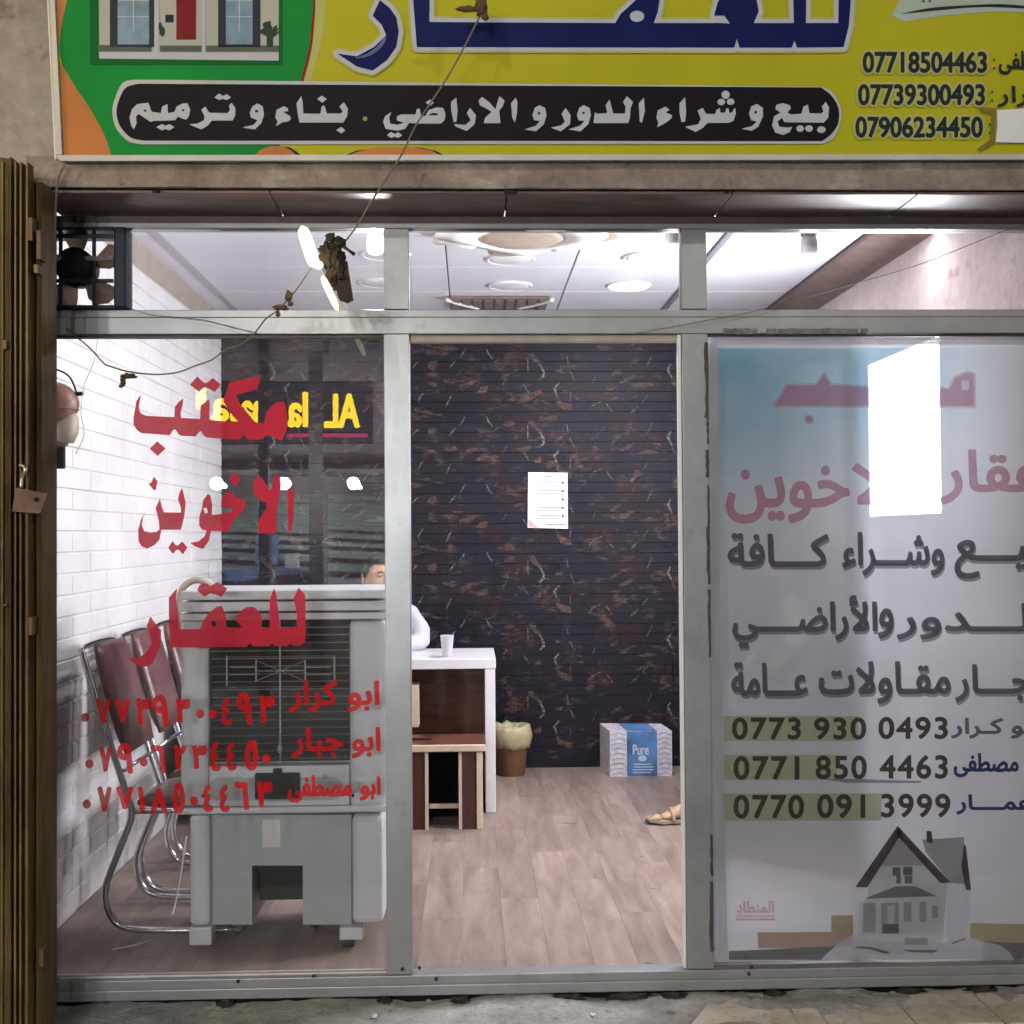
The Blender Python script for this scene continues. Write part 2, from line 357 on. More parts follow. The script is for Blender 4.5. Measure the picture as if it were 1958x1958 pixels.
def shape_ar(s):
    s = s.replace('لا', '\u0001').replace('لأ', '\u0002'); o = []
    for i, c in enumerate(s):
        if c not in AF: o.append(c); continue
        f = AF[c]; pj = i > 0 and s[i-1] in AF and len(AF[s[i-1]]) == 4 and len(f) > 1
        nj = len(f) == 4 and i+1 < len(s) and s[i+1] in AF and len(AF[s[i+1]]) > 1
        o.append(chr(f[(3 if pj else 2) if nj else (1 if pj else 0)]))
    return ''.join(reversed(o))
_oc = {}
def outlines(txt, spacing=1.0):
    k = (txt, spacing)
    if k in _oc: return _oc[k]
    c = bpy.data.curves.new('tmp', 'FONT'); c.body = txt; c.size = 1; c.fill_mode = 'NONE'; c.resolution_u = 5; c.space_character = spacing
    o = bpy.data.objects.new('tmp', c); COL.objects.link(o); bpy.context.view_layer.update()
    me = bpy.data.meshes.new_from_object(o.evaluated_get(bpy.context.evaluated_depsgraph_get()))
    nx = {}
    for e in me.edges: a, b = e.vertices; nx.setdefault(a, []).append(b); nx.setdefault(b, []).append(a)
    seen = set(); loops = []
    for v in range(len(me.vertices)):
        if v in seen or v not in nx: continue
        loop = [v]; seen.add(v); cur = v
        # curve meshes number their points along the spline, so stepping to index+1 keeps the winding
        while True:
            cand = [q for q in nx[cur] if q not in seen]
            if not cand: break
            q = cur+1 if cur+1 in cand else cand[0]
            loop.append(q); seen.add(q); cur = q
        loops.append([(me.vertices[i].co.x, me.vertices[i].co.y) for i in loop])
    bpy.data.objects.remove(o); bpy.data.meshes.remove(me); bpy.data.curves.remove(c)
    _oc[k] = loops; return loops
def word(txt, x0, x1, y0, y1, arabic=True, mirror=False, spacing=1.0, skew=0):
    L = outlines(shape_ar(txt) if arabic else txt, spacing)
    xs = [p[0] for l in L for p in l]; ys = [p[1] for l in L for p in l]
    a, b, c, d = min(xs), max(xs), min(ys), max(ys)
    r = []
    for l in L:
        q = []
        for x, y in l:
            u = (x-a)/(b-a); v = (d-y)/(d-c)
            if mirror: u = 1-u
            q.append((x0+u*(x1-x0)+skew*(.5-v)*(y1-y0), y0+v*(y1-y0)))
        r.append(q)
    return r
def Z(ox, oy, s, pts): return [(ox+x/s, oy+y/s) for x, y in pts]
def circ(cx, cy, rx, ry=None, n=14):
    ry = ry or rx; return [(cx+rx*math.cos(k*2*math.pi/n), cy+ry*math.sin(k*2*math.pi/n)) for k in range(n)]
def raster(loops, bb, R, evenodd=False):
    x0, y0, W, H = bb; A = np.zeros((H, W+1), np.float32); SS = 3
    for l in loops:
        d = np.zeros((H*SS, W+1), np.int32) if evenodd else None
    acc = np.zeros((H*SS, (W+1)*2), np.int32)
    for l in loops:
        n_ = len(l)
        for i in range(n_):
            xa, ya = l[i]; xb, yb = l[(i+1) % n_]
            xa = (xa-x0)*R; xb = (xb-x0)*R; ya = (ya-y0)*R*SS; yb = (yb-y0)*R*SS
            if ya == yb: continue
            s = 1
            if ya > yb: xa, ya, xb, yb = xb, yb, xa, ya; s = -1
            r0_ = max(0, math.ceil(ya-.5)); r1 = min(H*SS-1, math.ceil(yb-.5)-1)
            if r1 < r0_: continue
            rows = np.arange(r0_, r1+1); xx = xa+(rows+.5-ya)*(xb-xa)/(yb-ya)
            ci = np.clip(np.round(xx*2).astype(int), 0, acc.shape[1]-1)
            np.add.at(acc, (rows, ci), s)
    wnd = np.cumsum(acc, 1); ins = (wnd != 0).astype(np.float32)
    ins = ins.reshape(H, SS, W+1, 2).mean((1, 3)); return ins[:, :W]
def blur(a):
    k = (.25, .5, .25)
    p = np.pad(a, 1); a = sum(k[i]*p[i:i+a.shape[0], 1:-1] for i in range(3))
    p = np.pad(a, 1); return sum(k[i]*p[1:-1, i:i+a.shape[1]] for i in range(3))
def dil(a, r):
    """grow (r>0) the mask by r cells, any direction"""
    o = a.copy(); R_ = int(math.ceil(r)); p = np.pad(a, R_)
    for dy in range(-R_, R_+1):
        for dx in range(-R_, R_+1):
            if dx*dx+dy*dy <= r*r+.2: o = np.maximum(o, p[R_+dy:R_+dy+a.shape[0], R_+dx:R_+dx+a.shape[1]])
    return o
def contour(a, lv=.5):
    a = np.pad(a, 1); ins = a > lv; H, W = a.shape
    c = ins[:-1, :-1]*1+ins[:-1, 1:]*2+ins[1:, 1:]*4+ins[1:, :-1]*8
    ys, xs = np.nonzero((c > 0) & (c < 15)); nxt = {}; pt = {}
    def ip(k, x, y):
        if k == 0: q = (x, y, 0); u, v = a[y, x], a[y, x+1]; p = (x+(lv-u)/(v-u), y)
        elif k == 1: q = (x+1, y, 1); u, v = a[y, x+1], a[y+1, x+1]; p = (x+1, y+(lv-u)/(v-u))
        elif k == 2: q = (x, y+1, 0); u, v = a[y+1, x], a[y+1, x+1]; p = (x+(lv-u)/(v-u), y+1)
        else: q = (x, y, 1); u, v = a[y, x], a[y+1, x]; p = (x, y+(lv-u)/(v-u))
        pt[q] = (float(p[0])-1, float(p[1])-1); return q
    T = {1: [(3, 0)], 2: [(0, 1)], 3: [(3, 1)], 4: [(1, 2)], 5: [(3, 0), (1, 2)], 6: [(0, 2)], 7: [(3, 2)], 8: [(2, 3)], 9: [(2, 0)], 10: [(0, 1), (2, 3)], 11: [(2, 1)], 12: [(1, 3)], 13: [(1, 0)], 14: [(0, 3)]}
    for y, x in zip(ys.tolist(), xs.tolist()):
        for e0, e1 in T[int(c[y, x])]: nxt[ip(e0, x, y)] = ip(e1, x, y)
    loops = []
    while nxt:
        s, t = nxt.popitem(); l = [pt[s]]
        while t != s and t in nxt: l.append(pt[t]); t = nxt.pop(t)
        if len(l) > 5: loops.append(l)
    return loops
def simp(l, tol):
    if len(l) < 8: return l
    P = np.array(l); n_ = len(P); keep = np.zeros(n_, bool); i0 = 0; i1 = int(np.argmax(((P-P[0])**2).sum(1))); keep[[i0, i1]] = True
    st = [(i0, i1), (i1, n_)]
    Q = np.vstack([P, P[:1]])
    while st:
        a, b = st.pop()
        if b-a < 2: continue
        d = Q[b]-Q[a]; L_ = np.hypot(*d)+1e-9; s = Q[a+1:b]-Q[a]; ds = np.abs(s[:, 0]*d[1]-s[:, 1]*d[0])/L_
        k = int(np.argmax(ds))
        if ds[k] > tol: m_ = a+1+k; keep[m_] = True; st += [(a, m_), (m_, b)]
    return [tuple(p) for p in P[keep]]
def ink_mesh(loops, place, holes=(), grow=0, bold=0, R=2, tol=.16):
    xs = [p[0] for l in loops for p in l]; ys = [p[1] for l in loops for p in l]; pad = 4+grow
    x0, y0 = min(xs)-pad, min(ys)-pad; W = int((max(xs)-x0+pad)*R)+2; H = int((max(ys)-y0+pad)*R)+2
    a = raster(loops, (x0, y0, W, H), R)
    if holes:
        for h in holes: a = a*(1-raster([h], (x0, y0, W, H), R))
    if grow+bold: a = dil(a, (grow+bold)*R)
    a = blur(a); L = [simp(l, tol*R) for l in contour(a)]
    c = bpy.data.curves.new('tmp', 'CURVE'); c.dimensions = '2D'; c.fill_mode = 'BOTH'
    for l in L:
        s = c.splines.new('POLY'); s.points.add(len(l)-1); s.use_cyclic_u = True
        for i, (x, y) in enumerate(l): s.points[i].co = (x*.01, -y*.01, 0, 1)
    o = bpy.data.objects.new('tmp', c); COL.objects.link(o); bpy.context.view_layer.update()
    me = bpy.data.meshes.new_from_object(o.evaluated_get(bpy.context.evaluated_depsgraph_get()))
    bpy.data.objects.remove(o); bpy.data.curves.remove(c); me.materials.clear()
    for v in me.vertices: v.co = place(x0+(v.co.x*100+.5)/R, y0+(-v.co.y*100+.5)/R)
    me.update(); return me
def printo(name, loops, place, mat, parent, **k): return link(name, ink_mesh(loops, place, **k), mat, parent)
def polyo(name, pts, place, mat, parent):
    me = bpy.data.meshes.new('print'); c = [tuple(place(x, y)) for x, y in pts]
    me.from_pydata(c, [], [list(range(len(c)))]); return link(name, me, mat, parent)
def rect(x0, y0, x1, y1): return [(x0, y0), (x1, y0), (x1, y1), (x0, y1)]

# ================================================================== SETTING
XL, XR, YB, ZC = -1.54, 1.95, 3.62, 2.79
fl = link('floor', done((lambda b: (box(b, XL-.1, XR+.1, -.02, YB+.1, -.09, -.008), b)[1])(bmnew())), M['black']); tag(fl, kind='structure')
pw, pl = .15, 1.2; pm = {}
for i in range(24):
    x = XL+i*pw; off = (i*.47) % pl
    if x >= XR-.01: break
    y = -off+.0
    while y < YB:
        a, b_ = max(y, .005), min(y+pl, YB)
        if b_-a > .04:
            b = bmnew(); x1 = min(x+pw, XR); box(b, x+.0002, x1-.0002, a+.0002, b_-.0002, -.008, 0, bev=.0005); link('plank', done(b), M['plank'], fl)
        y += pl
lw = boxo('wall_left', (XL-.12, XL-.006, .0, YB+.1, -.02, ZC+.1), M['white_brick'], None, 0); tag(lw, kind='structure')
def brick_mesh(L, h, t, g=.0025, bv=.004, be=None):
    be = bv if be is None else be; ge = g if be == bv else .0002
    """brick lying in the xz plane, face towards -y, bevelled edges"""
    b = bmnew(); o = [(g, 0), (L-g, 0)]
    bk = [b.verts.new((x, 0, z)) for x, z in ((ge, g), (L-ge, g), (L-ge, h-g), (ge, h-g))]
    fr = [b.verts.new((x, -t, z)) for x, z in ((ge+be, g+bv), (L-ge-be, g+bv), (L-ge-be, h-g-bv), (ge+be, h-g-bv))]
    b.faces.new(fr)
    for k in range(4): b.faces.new((bk[k], bk[(k+1) % 4], fr[(k+1) % 4], fr[k]))
    return done(b)
rows = 34; rh = (ZC-.02)/rows; BL = .46; cache = {}
def get_brick(L, h, t, key):
    k = (round(L, 3), round(h, 4), key)
    if k not in cache: cache[k] = brick_mesh(L, h, t) if key == 'w' else brick_mesh(L, h, t*.4, .0004, .0020, .0003); cache[k].materials.append(M['white_brick'] if key == 'w' else M['dark_brick'])
    return cache[k]
for r in range(rows):
    y = .02-(.23 if r % 2 else 0)
    while y < YB-.01:
        a, b_ = max(y, .02), min(y+BL, YB)
        if b_-a > .03:
            o = link('brick', get_brick(b_-a, rh, .0055, 'w'), None, lw); o.parent = lw
            t = .0022*random.random()
            o.matrix_basis = Matrix.Translation((XL-.006+t, a, .005+r*rh)) @ Matrix.Rotation(math.radians(90), 4, 'Z') @ Matrix.Identity(4)
            o.matrix_parent_inverse = wm(lw).inverted()
        y += BL
bw = boxo('wall_back', (XL-.12, XR+.12, YB+.006, YB+.14, -.02, ZC+.1), M['dark_brick'], None, 0); tag(bw, kind='structure')
rb = 44; hb = (ZC-.01)/rb
for r in range(rb):
    for c in range(5):
        L = min(.70, XR-(XL+c*.70))
        if L < .05: continue
        o = link('brick', get_brick(L, hb, .007, 'd'), None, bw)
        o.matrix_basis = Matrix.Translation((XL+c*.70, YB+.006-.0008*random.random(), .003+r*hb)); o.matrix_parent_inverse = wm(bw).inverted()
# the repeated marble print on the dark bricks, one repeat traced and laid edge to edge
TW, TH = 515.0, 129.2
w1_ = lambda p: (p[0]/7.43, p[1]/7.43); w2_ = lambda p: (255+p[0]/7.43, p[1]/7.43)
PALE = [(w1_, 3.2, [(780,120),(745,190),(700,250)]), (w1_, 3.4, [(640,290),(600,340),(550,400)]), (w1_, 3, [(110,310),(70,345),(30,400)]), (w1_, 3.4, [(1070,120),(1110,200),(1165,270)]), (w1_, 2.6, [(1260,280),(1190,325)]), (w1_, 3.4, [(185,750),(140,820),(100,885)]), (w1_, 3.4, [(580,790),(540,870),(500,950)]),
 (w1_, 3, [(1365,550),(1310,640)]), (w1_, 4, [(1595,620),(1680,750)]), (w1_, 5.5, [(1840,350),(1890,450),(1890,510),(1830,575)]), (w1_, 4.2, [(1665,250),(1668,450)]),
 (w2_, 4, [(325,240),(345,350)]), (w2_, 4.4, [(370,440),(430,570)]), (w2_, 2.6, [(740,500),(690,620)]), (w2_, 5.6, [(215,610),(148,690),(180,780)]), (w2_, 3.6, [(380,730),(370,880)]), (w2_, 2.2, [(640,1000),(720,910),(830,870)]), (w2_, 4, [(890,910),(980,1030)]), (w2_, 3.4, [(1480,790),(1400,880)]), (w2_, 3.4, [(1340,940),(1260,1040)]), (w2_, 3.2, [(1540,210),(1460,380)]), (w2_, 5.8, [(1800,340),(1760,420),(1820,540)]), (w2_, 3, [(1280,20),(1230,90)])]
BROWN = [(w1_, q) for q in ([(200,590),(320,600),(420,670),(300,660)], [(440,570),(620,540),(690,590),(600,630),(500,610)], [(690,640),(800,600),(860,580),(1000,545),(940,610),(880,640),(760,700),(740,740),(700,690)], [(240,320),(350,285),(400,350),(330,440),(240,400)], [(20,50),(250,40),(360,80),(490,120),(380,125),(200,80)], [(20,100),(230,145),(30,195)], [(330,730),(410,745),(380,765)], [(1310,250),(1400,180),(1500,230),(1400,280)], [(1660,200),(1740,180),(1800,250),(1870,340),(1850,400),(1790,340),(1700,270)])]
BROWN += [(w2_, q) for q in ([(930,520),(1000,440),(1110,405),(1060,470),(960,525)], [(1040,630),(1110,570),(1250,510),(1320,490),(1200,600),(1110,625)], [(1520,500),(1650,500),(1660,550),(1560,530)], [(1300,650),(1500,590),(1640,650),(1400,670)], [(490,730),(590,710),(560,760)], [(1590,800),(1690,790),(1650,840)], [(1250,790),(1380,800),(1280,830)], [(1810,540),(1870,600),(1900,720),(1820,640)], [(165,780),(225,800),(240,880),(180,870)])]
ORANGE = [(w1_, [(910,750),(1000,670),(1100,650),(1080,740),(1000,765)]), (w1_, [(1740,750),(1840,700),(1870,770),(1780,800)]), (w1_, [(1450,430),(1530,410),(1510,460)]), (w2_, [(160,430),(270,400),(250,460),(190,470)]), (w2_, [(170,860),(240,870),(400,930),(380,1010),(240,970),(180,900)]), (w2_, [(1830,160),(1900,150),(1880,200)])]
def m_mark(name, c, lo, hi, sc=38):
    m, n = MAT(name); v = coords(n, (1, 1, 1.6), obj=False); f = ramp(n, noise(n, v, sc, 5, .7, .5), [(lo, (0,)*3), (hi, (1,)*3)])
    p = pbr(n, c, .6, spec=.2); t = nd(n, 'ShaderNodeBsdfTransparent'); mx = nd(n, 'ShaderNodeMixShader'); lk(n, f, mx.inputs[0]); lk(n, t.outputs[0], mx.inputs[1]); lk(n, p, mx.inputs[2]); out(n, mx.outputs[0]); return m
def stroke_poly(P, wd):
    L_, R_ = [], []
    for i, (x, y) in enumerate(P):
        a_ = P[max(0, i-1)]; c_ = P[min(len(P)-1, i+1)]; dx, dy = c_[0]-a_[0], c_[1]-a_[1]; q_ = math.hypot(dx, dy); e = wd*.5*(.45 if i in (0, len(P)-1) else 1)
        L_.append((x-dy/q_*e, y+dx/q_*e)); R_.append((x+dy/q_*e, y-dx/q_*e))
    return L_+R_[::-1]
def jag(P, s_):
    o = []
    for i in range(len(P)):
        (xa, ya), (xb, yb) = P[i], P[(i+1) % len(P)]; k = max(1, int(math.hypot(xb-xa, yb-ya)/2.5))
        for j in range(k): o.append((xa+(xb-xa)*j/k+random.uniform(-s_, s_), ya+(yb-ya)*j/k+random.uniform(-s_, s_)*.6))
    return o
for nm, polys, mat_, off in (('smoke_print', [jag([f_(p) for p in q_], 1.3) for f_, q_ in BROWN], m_mark('brown marble smoke', (.105, .068, .066), .33, .70), .0030),
  ('orange_print', [jag([f_(p) for p in q_], 1.0) for f_, q_ in ORANGE], m_mark('orange marble patch', (.14, .080, .068), .32, .70), .0033),
  ('vein_print', [stroke_poly([f_(p) for p in q_], w_) for f_, w_, q_ in PALE], m_mark('pale marble vein', (.15, .16, .155), .34, .60, 60), .0036)):
    vs_, fs_ = [], []
    for i in range(-2, 3):
        for j in range(-5, 8):
            for P in polys:
                c_ = [at(785+i*TW+x, 650+j*TH+y, YB-off) for x, y in P]
                if min(p.z for p in c_) < .01 or max(p.z for p in c_) > ZC-.02 or min(p.x for p in c_) < XL+.01 or max(p.x for p in c_) > XR-.01: continue
                fs_.append(list(range(len(vs_), len(vs_)+len(c_)))); vs_ += [tuple(p) for p in c_]
    me = bpy.data.meshes.new(nm); me.from_pydata(vs_, [], fs_); o = link(nm, me, mat_, bw); o['kind'] = 'stuff'
rw = boxo('wall_right', (XR, XR+.12, .0, YB+.1, -.02, ZC+.1), M['wall_r'], None, 0); tag(rw, kind='structure')
ce = boxo('ceiling', (XL-.1, XR+.1, -.01, YB+.1, ZC+.012, ZC+.1), M['tbar'], None, 0); tag(ce, kind='structure')
gx = [-1.535, -1.385, -.74, -.11, .52, 1.15, 1.775]; gy = [.02, .18, .80, 1.42, 2.06, 2.70, 3.34, YB]
for i in range(6):
    for j in range(7):
        b = bmnew(); box(b, gx[i]+.004, gx[i+1]-.004, gy[j]+.004, gy[j+1]-.004, ZC, ZC+.012, bev=.002)
        link('ceiling_tile', done(b), M['ceil'], ce)
b = bmnew(); prof = [(XL+.001, 2.70), (XL+.001, ZC-.0005), (-1.505, ZC-.0005), (-1.51, 2.775), (-1.530, 2.715)]
def extr(b, prof, y0, y1):
    A = [b.verts.new((x, y0, z)) for x, z in prof]; B = [b.verts.new((x, y1, z)) for x, z in prof]; n_ = len(prof)
    b.faces.new(A); b.faces.new(B[::-1])
    for k in range(n_): b.faces.new((A[k], A[(k+1) % n_], B[(k+1) % n_], B[k]))
extr(b, prof, .02, YB); link('cornice', done(b), M['cornice'], ce)
b = bmnew(); extr(b, [(1.78, ZC-.002), (1.78, ZC-.03), (1.90, 2.72), (XR, 2.70), (XR, ZC-.002)], .02, YB); link('cornice', done(b), M['cornice_r'], ce)
b = bmnew(); box(b, -1.405, -1.365, .02, YB, ZC-.006, ZC-.0005, bev=.002); link('ceiling_batten', done(b), M['tbar2'], ce)
b = bmnew(); box(b, 1.145, 1.175, .02, YB, ZC-.012, ZC-.0005, bev=.003); link('cable_duct', done(b), M['tbar'], ce)
st = boxo('street', (-40, 40, -40, -1.3, -.16, -.115), M['asph'], None, 0); tag(st, kind='structure')
# worn cement apron in front of the sill: one displaced sheet with lumps and a broken edge
b = bmnew(); NX, NY = 170, 60
g = [[None]*(NY+1) for _ in range(NX+1)]
for i in range(NX+1):
    for j in range(NY+1):
        x = -2.6+5.2*i/NX; y = -1.35+1.32*j/NY
        h = -.086+.014*min(1, max(0, (y+.22)/.16))+.016*mn.noise(Vector((x*3, y*3, 0)))+.011*mn.noise(Vector((x*11, y*11, 3)))+.006*mn.noise(Vector((x*34, y*34, 7)))
        if y > -.09: h -= .020*max(0, mn.noise(Vector((x*4, 1, 5)))-.02)
        g[i][j] = b.verts.new((x, y, h))
for i in range(NX):
    for j in range(NY): b.faces.new((g[i][j], g[i+1][j], g[i+1][j+1], g[i][j+1]))
pav = link('pavement', done(b, True), M['ground']); tag(pav, kind='structure')
zt = -.078
def gnd(px, py, z=zt): return on(px, py, (0, 0, z), (0, 0, 1))
xs = [gnd(1478, 1882).x, gnd(1529, 1882).x]; xs += [xs[1]+.275, xs[1]+.55, xs[1]+.825, xs[1]+1.1]
b = bmnew(); e0 = [gnd(1406, 1884), gnd(1388, 1896), gnd(1350, 1922), gnd(1322, 1957)]
def prism(b, pts, z0, z1):
    A = [b.verts.new((x, y, z1)) for x, y in pts]; B = [b.verts.new((x, y, z0)) for x, y in pts]; n_ = len(pts)
    b.faces.new(A); b.faces.new(B[::-1])
    for k in range(n_): b.faces.new((A[k], B[k], B[(k+1) % n_], A[(k+1) % n_]))
    r = bmesh.ops.bevel(b, geom=[e for e in b.edges if all(abs(v.co.z-z1) < 1e-5 for v in e.verts)], offset=.004, segments=2, affect='EDGES')
prism(b, [(e0[0].x, -.045), (xs[0]-.002, -.045), (xs[0]-.002, -.62), (.62, -.62), (.66, -.40)]+[(q.x, q.y) for q in e0[:0:-1]], -.12, zt+.002); link('paving_tile', done(b), M['tile_out'], pav)
for i in range(5):
    for j in range(2):
        b = bmnew(); y1 = -.045-j*.30+(.006*random.random()); jt = .0035
        dz = .004*random.random()
        prism(b, [(xs[i]+jt, y1-.012*(i % 2)), (xs[i+1]-jt, y1-.005), (xs[i+1]-jt, y1-.29), (xs[i]+jt, y1-.29)], -.12, zt+dz); link('paving_tile', done(b), M['tile_out'], pav)
# ------------------------------------------------------------------ the building front
bld = thing('building_front', 'bare cement shop building front with a stained beam over the glass shopfront', 'building', (0, -.3, 0))
b = bmnew()
def rough_box(b, x0, x1, y0, y1, z0, z1, nx, nz, amp):
    vs = {}
    for i in range(nx+1):
        for k in range(nz+1):
            x = x0+(x1-x0)*i/nx; z = z0+(z1-z0)*k/nz
            vs[i, k] = b.verts.new((x, y0+amp*mn.noise(Vector((x*6, z*9, 2)))+amp*.4*mn.noise(Vector((x*25, z*30, 2))), z+(amp*.6*mn.noise(Vector((x*14, 7, 2))) if k in (0, nz) else 0)))
    for i in range(nx):
        for k in range(nz): b.faces.new((vs[i, k], vs[i+1, k], vs[i+1, k+1], vs[i, k+1]))
    bk = [b.verts.new(p) for p in ((x0, y1, z0), (x1, y1, z0), (x1, y1, z1), (x0, y1, z1))]
    b.faces.new([vs[i, 0] for i in range(nx, -1, -1)]+[bk[0], bk[1]]); b.faces.new([vs[i, nz] for i in range(nx+1)]+[bk[2], bk[3]])
    b.faces.new([vs[0, k] for k in range(nz+1)]+[bk[3], bk[0]]); b.faces.new([vs[nx, k] for k in range(nz, -1, -1)]+[bk[1], bk[2]])
rough_box(b, -1.36, 2.6, -.315, -.02, 2.533, 2.625, 120, 5, .008); link('beam', done(b, False), M['beam'], bld)
b = bmnew(); rough_box(b, -3.0, 2.6, -.275, -.02, 2.627, 3.8, 120, 30, .010); link('wall', done(b), M['plaster'], bld)
b = bmnew(); rough_box(b, -3.0, -1.362, -.285, -.02, -.1, 2.625, 30, 40, .010); link('wall', done(b), M['plaster'], bld)
b = bmnew(); rough_box(b, 2.25, 2.6, -.285, -.02, -.1, 2.53, 10, 40, .008); link('wall', done(b), M['plaster'], bld)
b = bmnew(); rough_box(b, -1.36, 2.24, -.318, -.30, 2.528, 2.546, 120, 1, .006); link('ledge', done(b), M['beam'], bld)
xsf = [-1.355, -.62, .12, .83, 1.42, 2.24]
for i in range(5):
    b = bmnew(); box(b, xsf[i]+.002, xsf[i+1]-.002, -.286, -.002, 2.518, 2.527, bev=.002); link('soffit_board', done(b), M['soffit'], bld)
for px, sz in ((978, .02), (300, .012), (1390, .008)):
    p = at(px, 372, -.29); lump_o = lump('plaster_drip', (p.x, -.292, 2.522), (sz, .012, sz*.45), M['crust'], bld, .5)
# header over the glass
boxo('header', (-1.6, 2.24, -.012, .04, 2.4905, 2.5165), M['header'], bld, .002)
# ------------------------------------------------------------------ shopfront
sf = thing('shopfront', 'silver aluminium and glass shopfront with an open doorway in the middle', 'shopfront', (0, 0, 0))
FY0, FY1 = -.03, .03
X = lambda px, py=1100, Y=FY0: at(px, py, Y).x
Zz = lambda py, px=1000, Y=FY0: at(px, py, Y).z
m1a, m1b, m2a, m2b = X(736), X(785), X(1308), X(1357)
zt0, zt1 = Zz(638), Zz(591.5); zh0 = Zz(437)
boxo('head_rail', (-1.6, 2.24, FY0, FY1, zh0, 2.489), M['alu'], sf)
boxo('transom', (-1.6, 2.24, FY0, FY1, zt0, zt0+(zt1-zt0)*.68), M['alu'], sf)
boxo('transom', (-1.6, 2.24, FY0+.006, FY1, zt0+(zt1-zt0)*.68+.001, zt1), M['alu'], sf)
zs1 = .004
for a, b_ in ((m1a, m1b), (m2a, m2b)):
    boxo('mullion', (a, b_, FY0-.003, FY1, zs1, zt0-.001), M['alu'], sf); boxo('mullion', (a+.001, b_-.001, FY0, FY1, zt1+.001, zh0-.001), M['alu'], sf)
boxo('jamb', (-1.6, -1.46, FY0, FY1, zs1, zt0-.001), M['alu'], sf); boxo('jamb', (-1.6, -1.46, FY0, FY1, zt1+.001, zh0-.001), M['alu'], sf)
boxo('jamb', (2.16, 2.24, FY0, FY1, zs1, zt0-.001), M['alu'], sf); boxo('jamb', (2.16, 2.24, FY0, FY1, zt1+.001, zh0-.001), M['alu'], sf)
boxo('sill', (-1.6, 2.24, FY0-.010, FY1, -.062, .003), M['alu'], sf, .003)
boxo('sill', (-1.6, 2.24, FY0-.020, FY0-.0105, -.060, -.026), M['alu'], sf, .003)
boxo('door_stop', (m2a-.014, m2a-.001, -.02, .0, zs1, zt0-.002), M['white'], sf, .002)
boxo('door_head', (m1b+.001, m2a-.001, -.01, .028, zt0-.024, zt0-.001), M['cornice'], sf, .002)
boxo('gasket', (-1.459, m1a-.001, -.012, .012, zt0-.010, zt0-.001), M['header'], sf, 0)
boxo('gasket', (-1.459, m1a-.001, -.014, .012, .0035, .010), M['offw'], sf, 0)
boxo('gasket', (m2b+.001, 2.159, -.012, .012, zt0-.006, zt0-.001), M['header'], sf, 0)
for a, b_, z0, z1, mm, lab in ((-1.46, m1a, zs1, zt0, 'glass', 'dusty pane with painted haze and red lettering'), (m2b, 2.16, zs1, zt0, 'glass', 'pane over the poster'), (-1.46, m1a, zt1, zh0, 'glass_up', None), (m1b, m2a, zt1, zh0, 'glass_up', None), (m2b, 2.16, zt1, zh0, 'glass_up', None)):
    o = boxo('glass_pane', (a+.0005, b_-.0005, -.003, .003, z0+.0005, z1-.0005), M[mm], sf, 0)
    if lab: o['label'] = lab
    if mm == 'glass' and lab and 'red' in lab: GL = o
# left over black tape on the poster side of the second mullion
M['tape'] = simple('black tape residue', (.05, .04, .035), .6, 0, .6, 30, .5)
M['tape2'] = simple('grey tape residue', (.16, .155, .14), .6, 0, .5, 30, .5)
for y0, y1, wd in ((655, 800, 1), (800, 850, .6), (862, 915, .9), (930, 1010, .55), (1010, 1120, .8), (1130, 1260, .7), (1600, 1680, .7), (1690, 1825, 1)):
    pts = []; z0, z1 = Zz(y1), Zz(y0); n_ = 8
    L = [(m2b-.013*wd*(.6+.5*random.random()), z0+(z1-z0)*k/n_) for k in range(n_+1)]; Rr = [(m2b+.0005+.002*random.random(), z1-(z1-z0)*k/n_) for k in range(n_+1)]
    me = bpy.data.meshes.new('tape'); c = [(x, FY0-.0042, z) for x, z in L+Rr]; me.from_pydata(c, [], [list(range(len(c)))]); link('tape_strip', me, M['tape'], sf)
for x0, x1 in ((1383, 1448), (1465, 1485), (1487, 1640), (1646, 1660)):
    c = [tuple(at(x0+(x1-x0)*k/12, 627+2*random.random(), FY0-.001)) for k in range(13)]+[tuple(at(x1-(x1-x0)*k/12, 638+1.5*random.random(), FY0-.001)) for k in range(13)]
    me = bpy.data.meshes.new('tape'); me.from_pydata(c, [], [list(range(len(c)))]); link('tape_strip', me, M['tape2'], sf)
for px, py in ((455, 1876), (600, 1866), (769, 1853), (802, 1850), (834, 1872), (1437, 1849), (1432, 1862)):
    p = at(px, py, -.051); latheo('screw', [(.006, 0), (.006, .003), (.003, .0045)], (p.x, p.y if py > 1858 else p.y, p.z), M['crust'], sf, 10, Matrix.Rotation(math.radians(90), 4, 'X'))
for px, s_ in ((430, .03), (735, .022), (1090, .05), (1200, .07), (1290, .04), (880, .03), (1480, .035), (1740, .05), (1880, .05)):
    p = at(px, 1892, -.06); lump('dirt_clod', (p.x, -.055, -.072), (s_, .02, .011), M['crust'], pav, .7, 5, 3, px)
for px, py, s_, mm in ((716, 1945, .010, 'white'), (1133, 1942, .008, 'white'), (690, 1922, .012, 'ground'), (820, 1915, .010, 'ground'), (150, 1900, .012, 'ground'), (905, 1905, .014, 'ground'), (1000, 1930, .01, 'ground')):
    p = gnd(px, py, -.085); o = lump('debris', (p.x, p.y, -.082), (s_, s_*.8, s_*.5), M[mm], pav, .8, 4, 2, px)
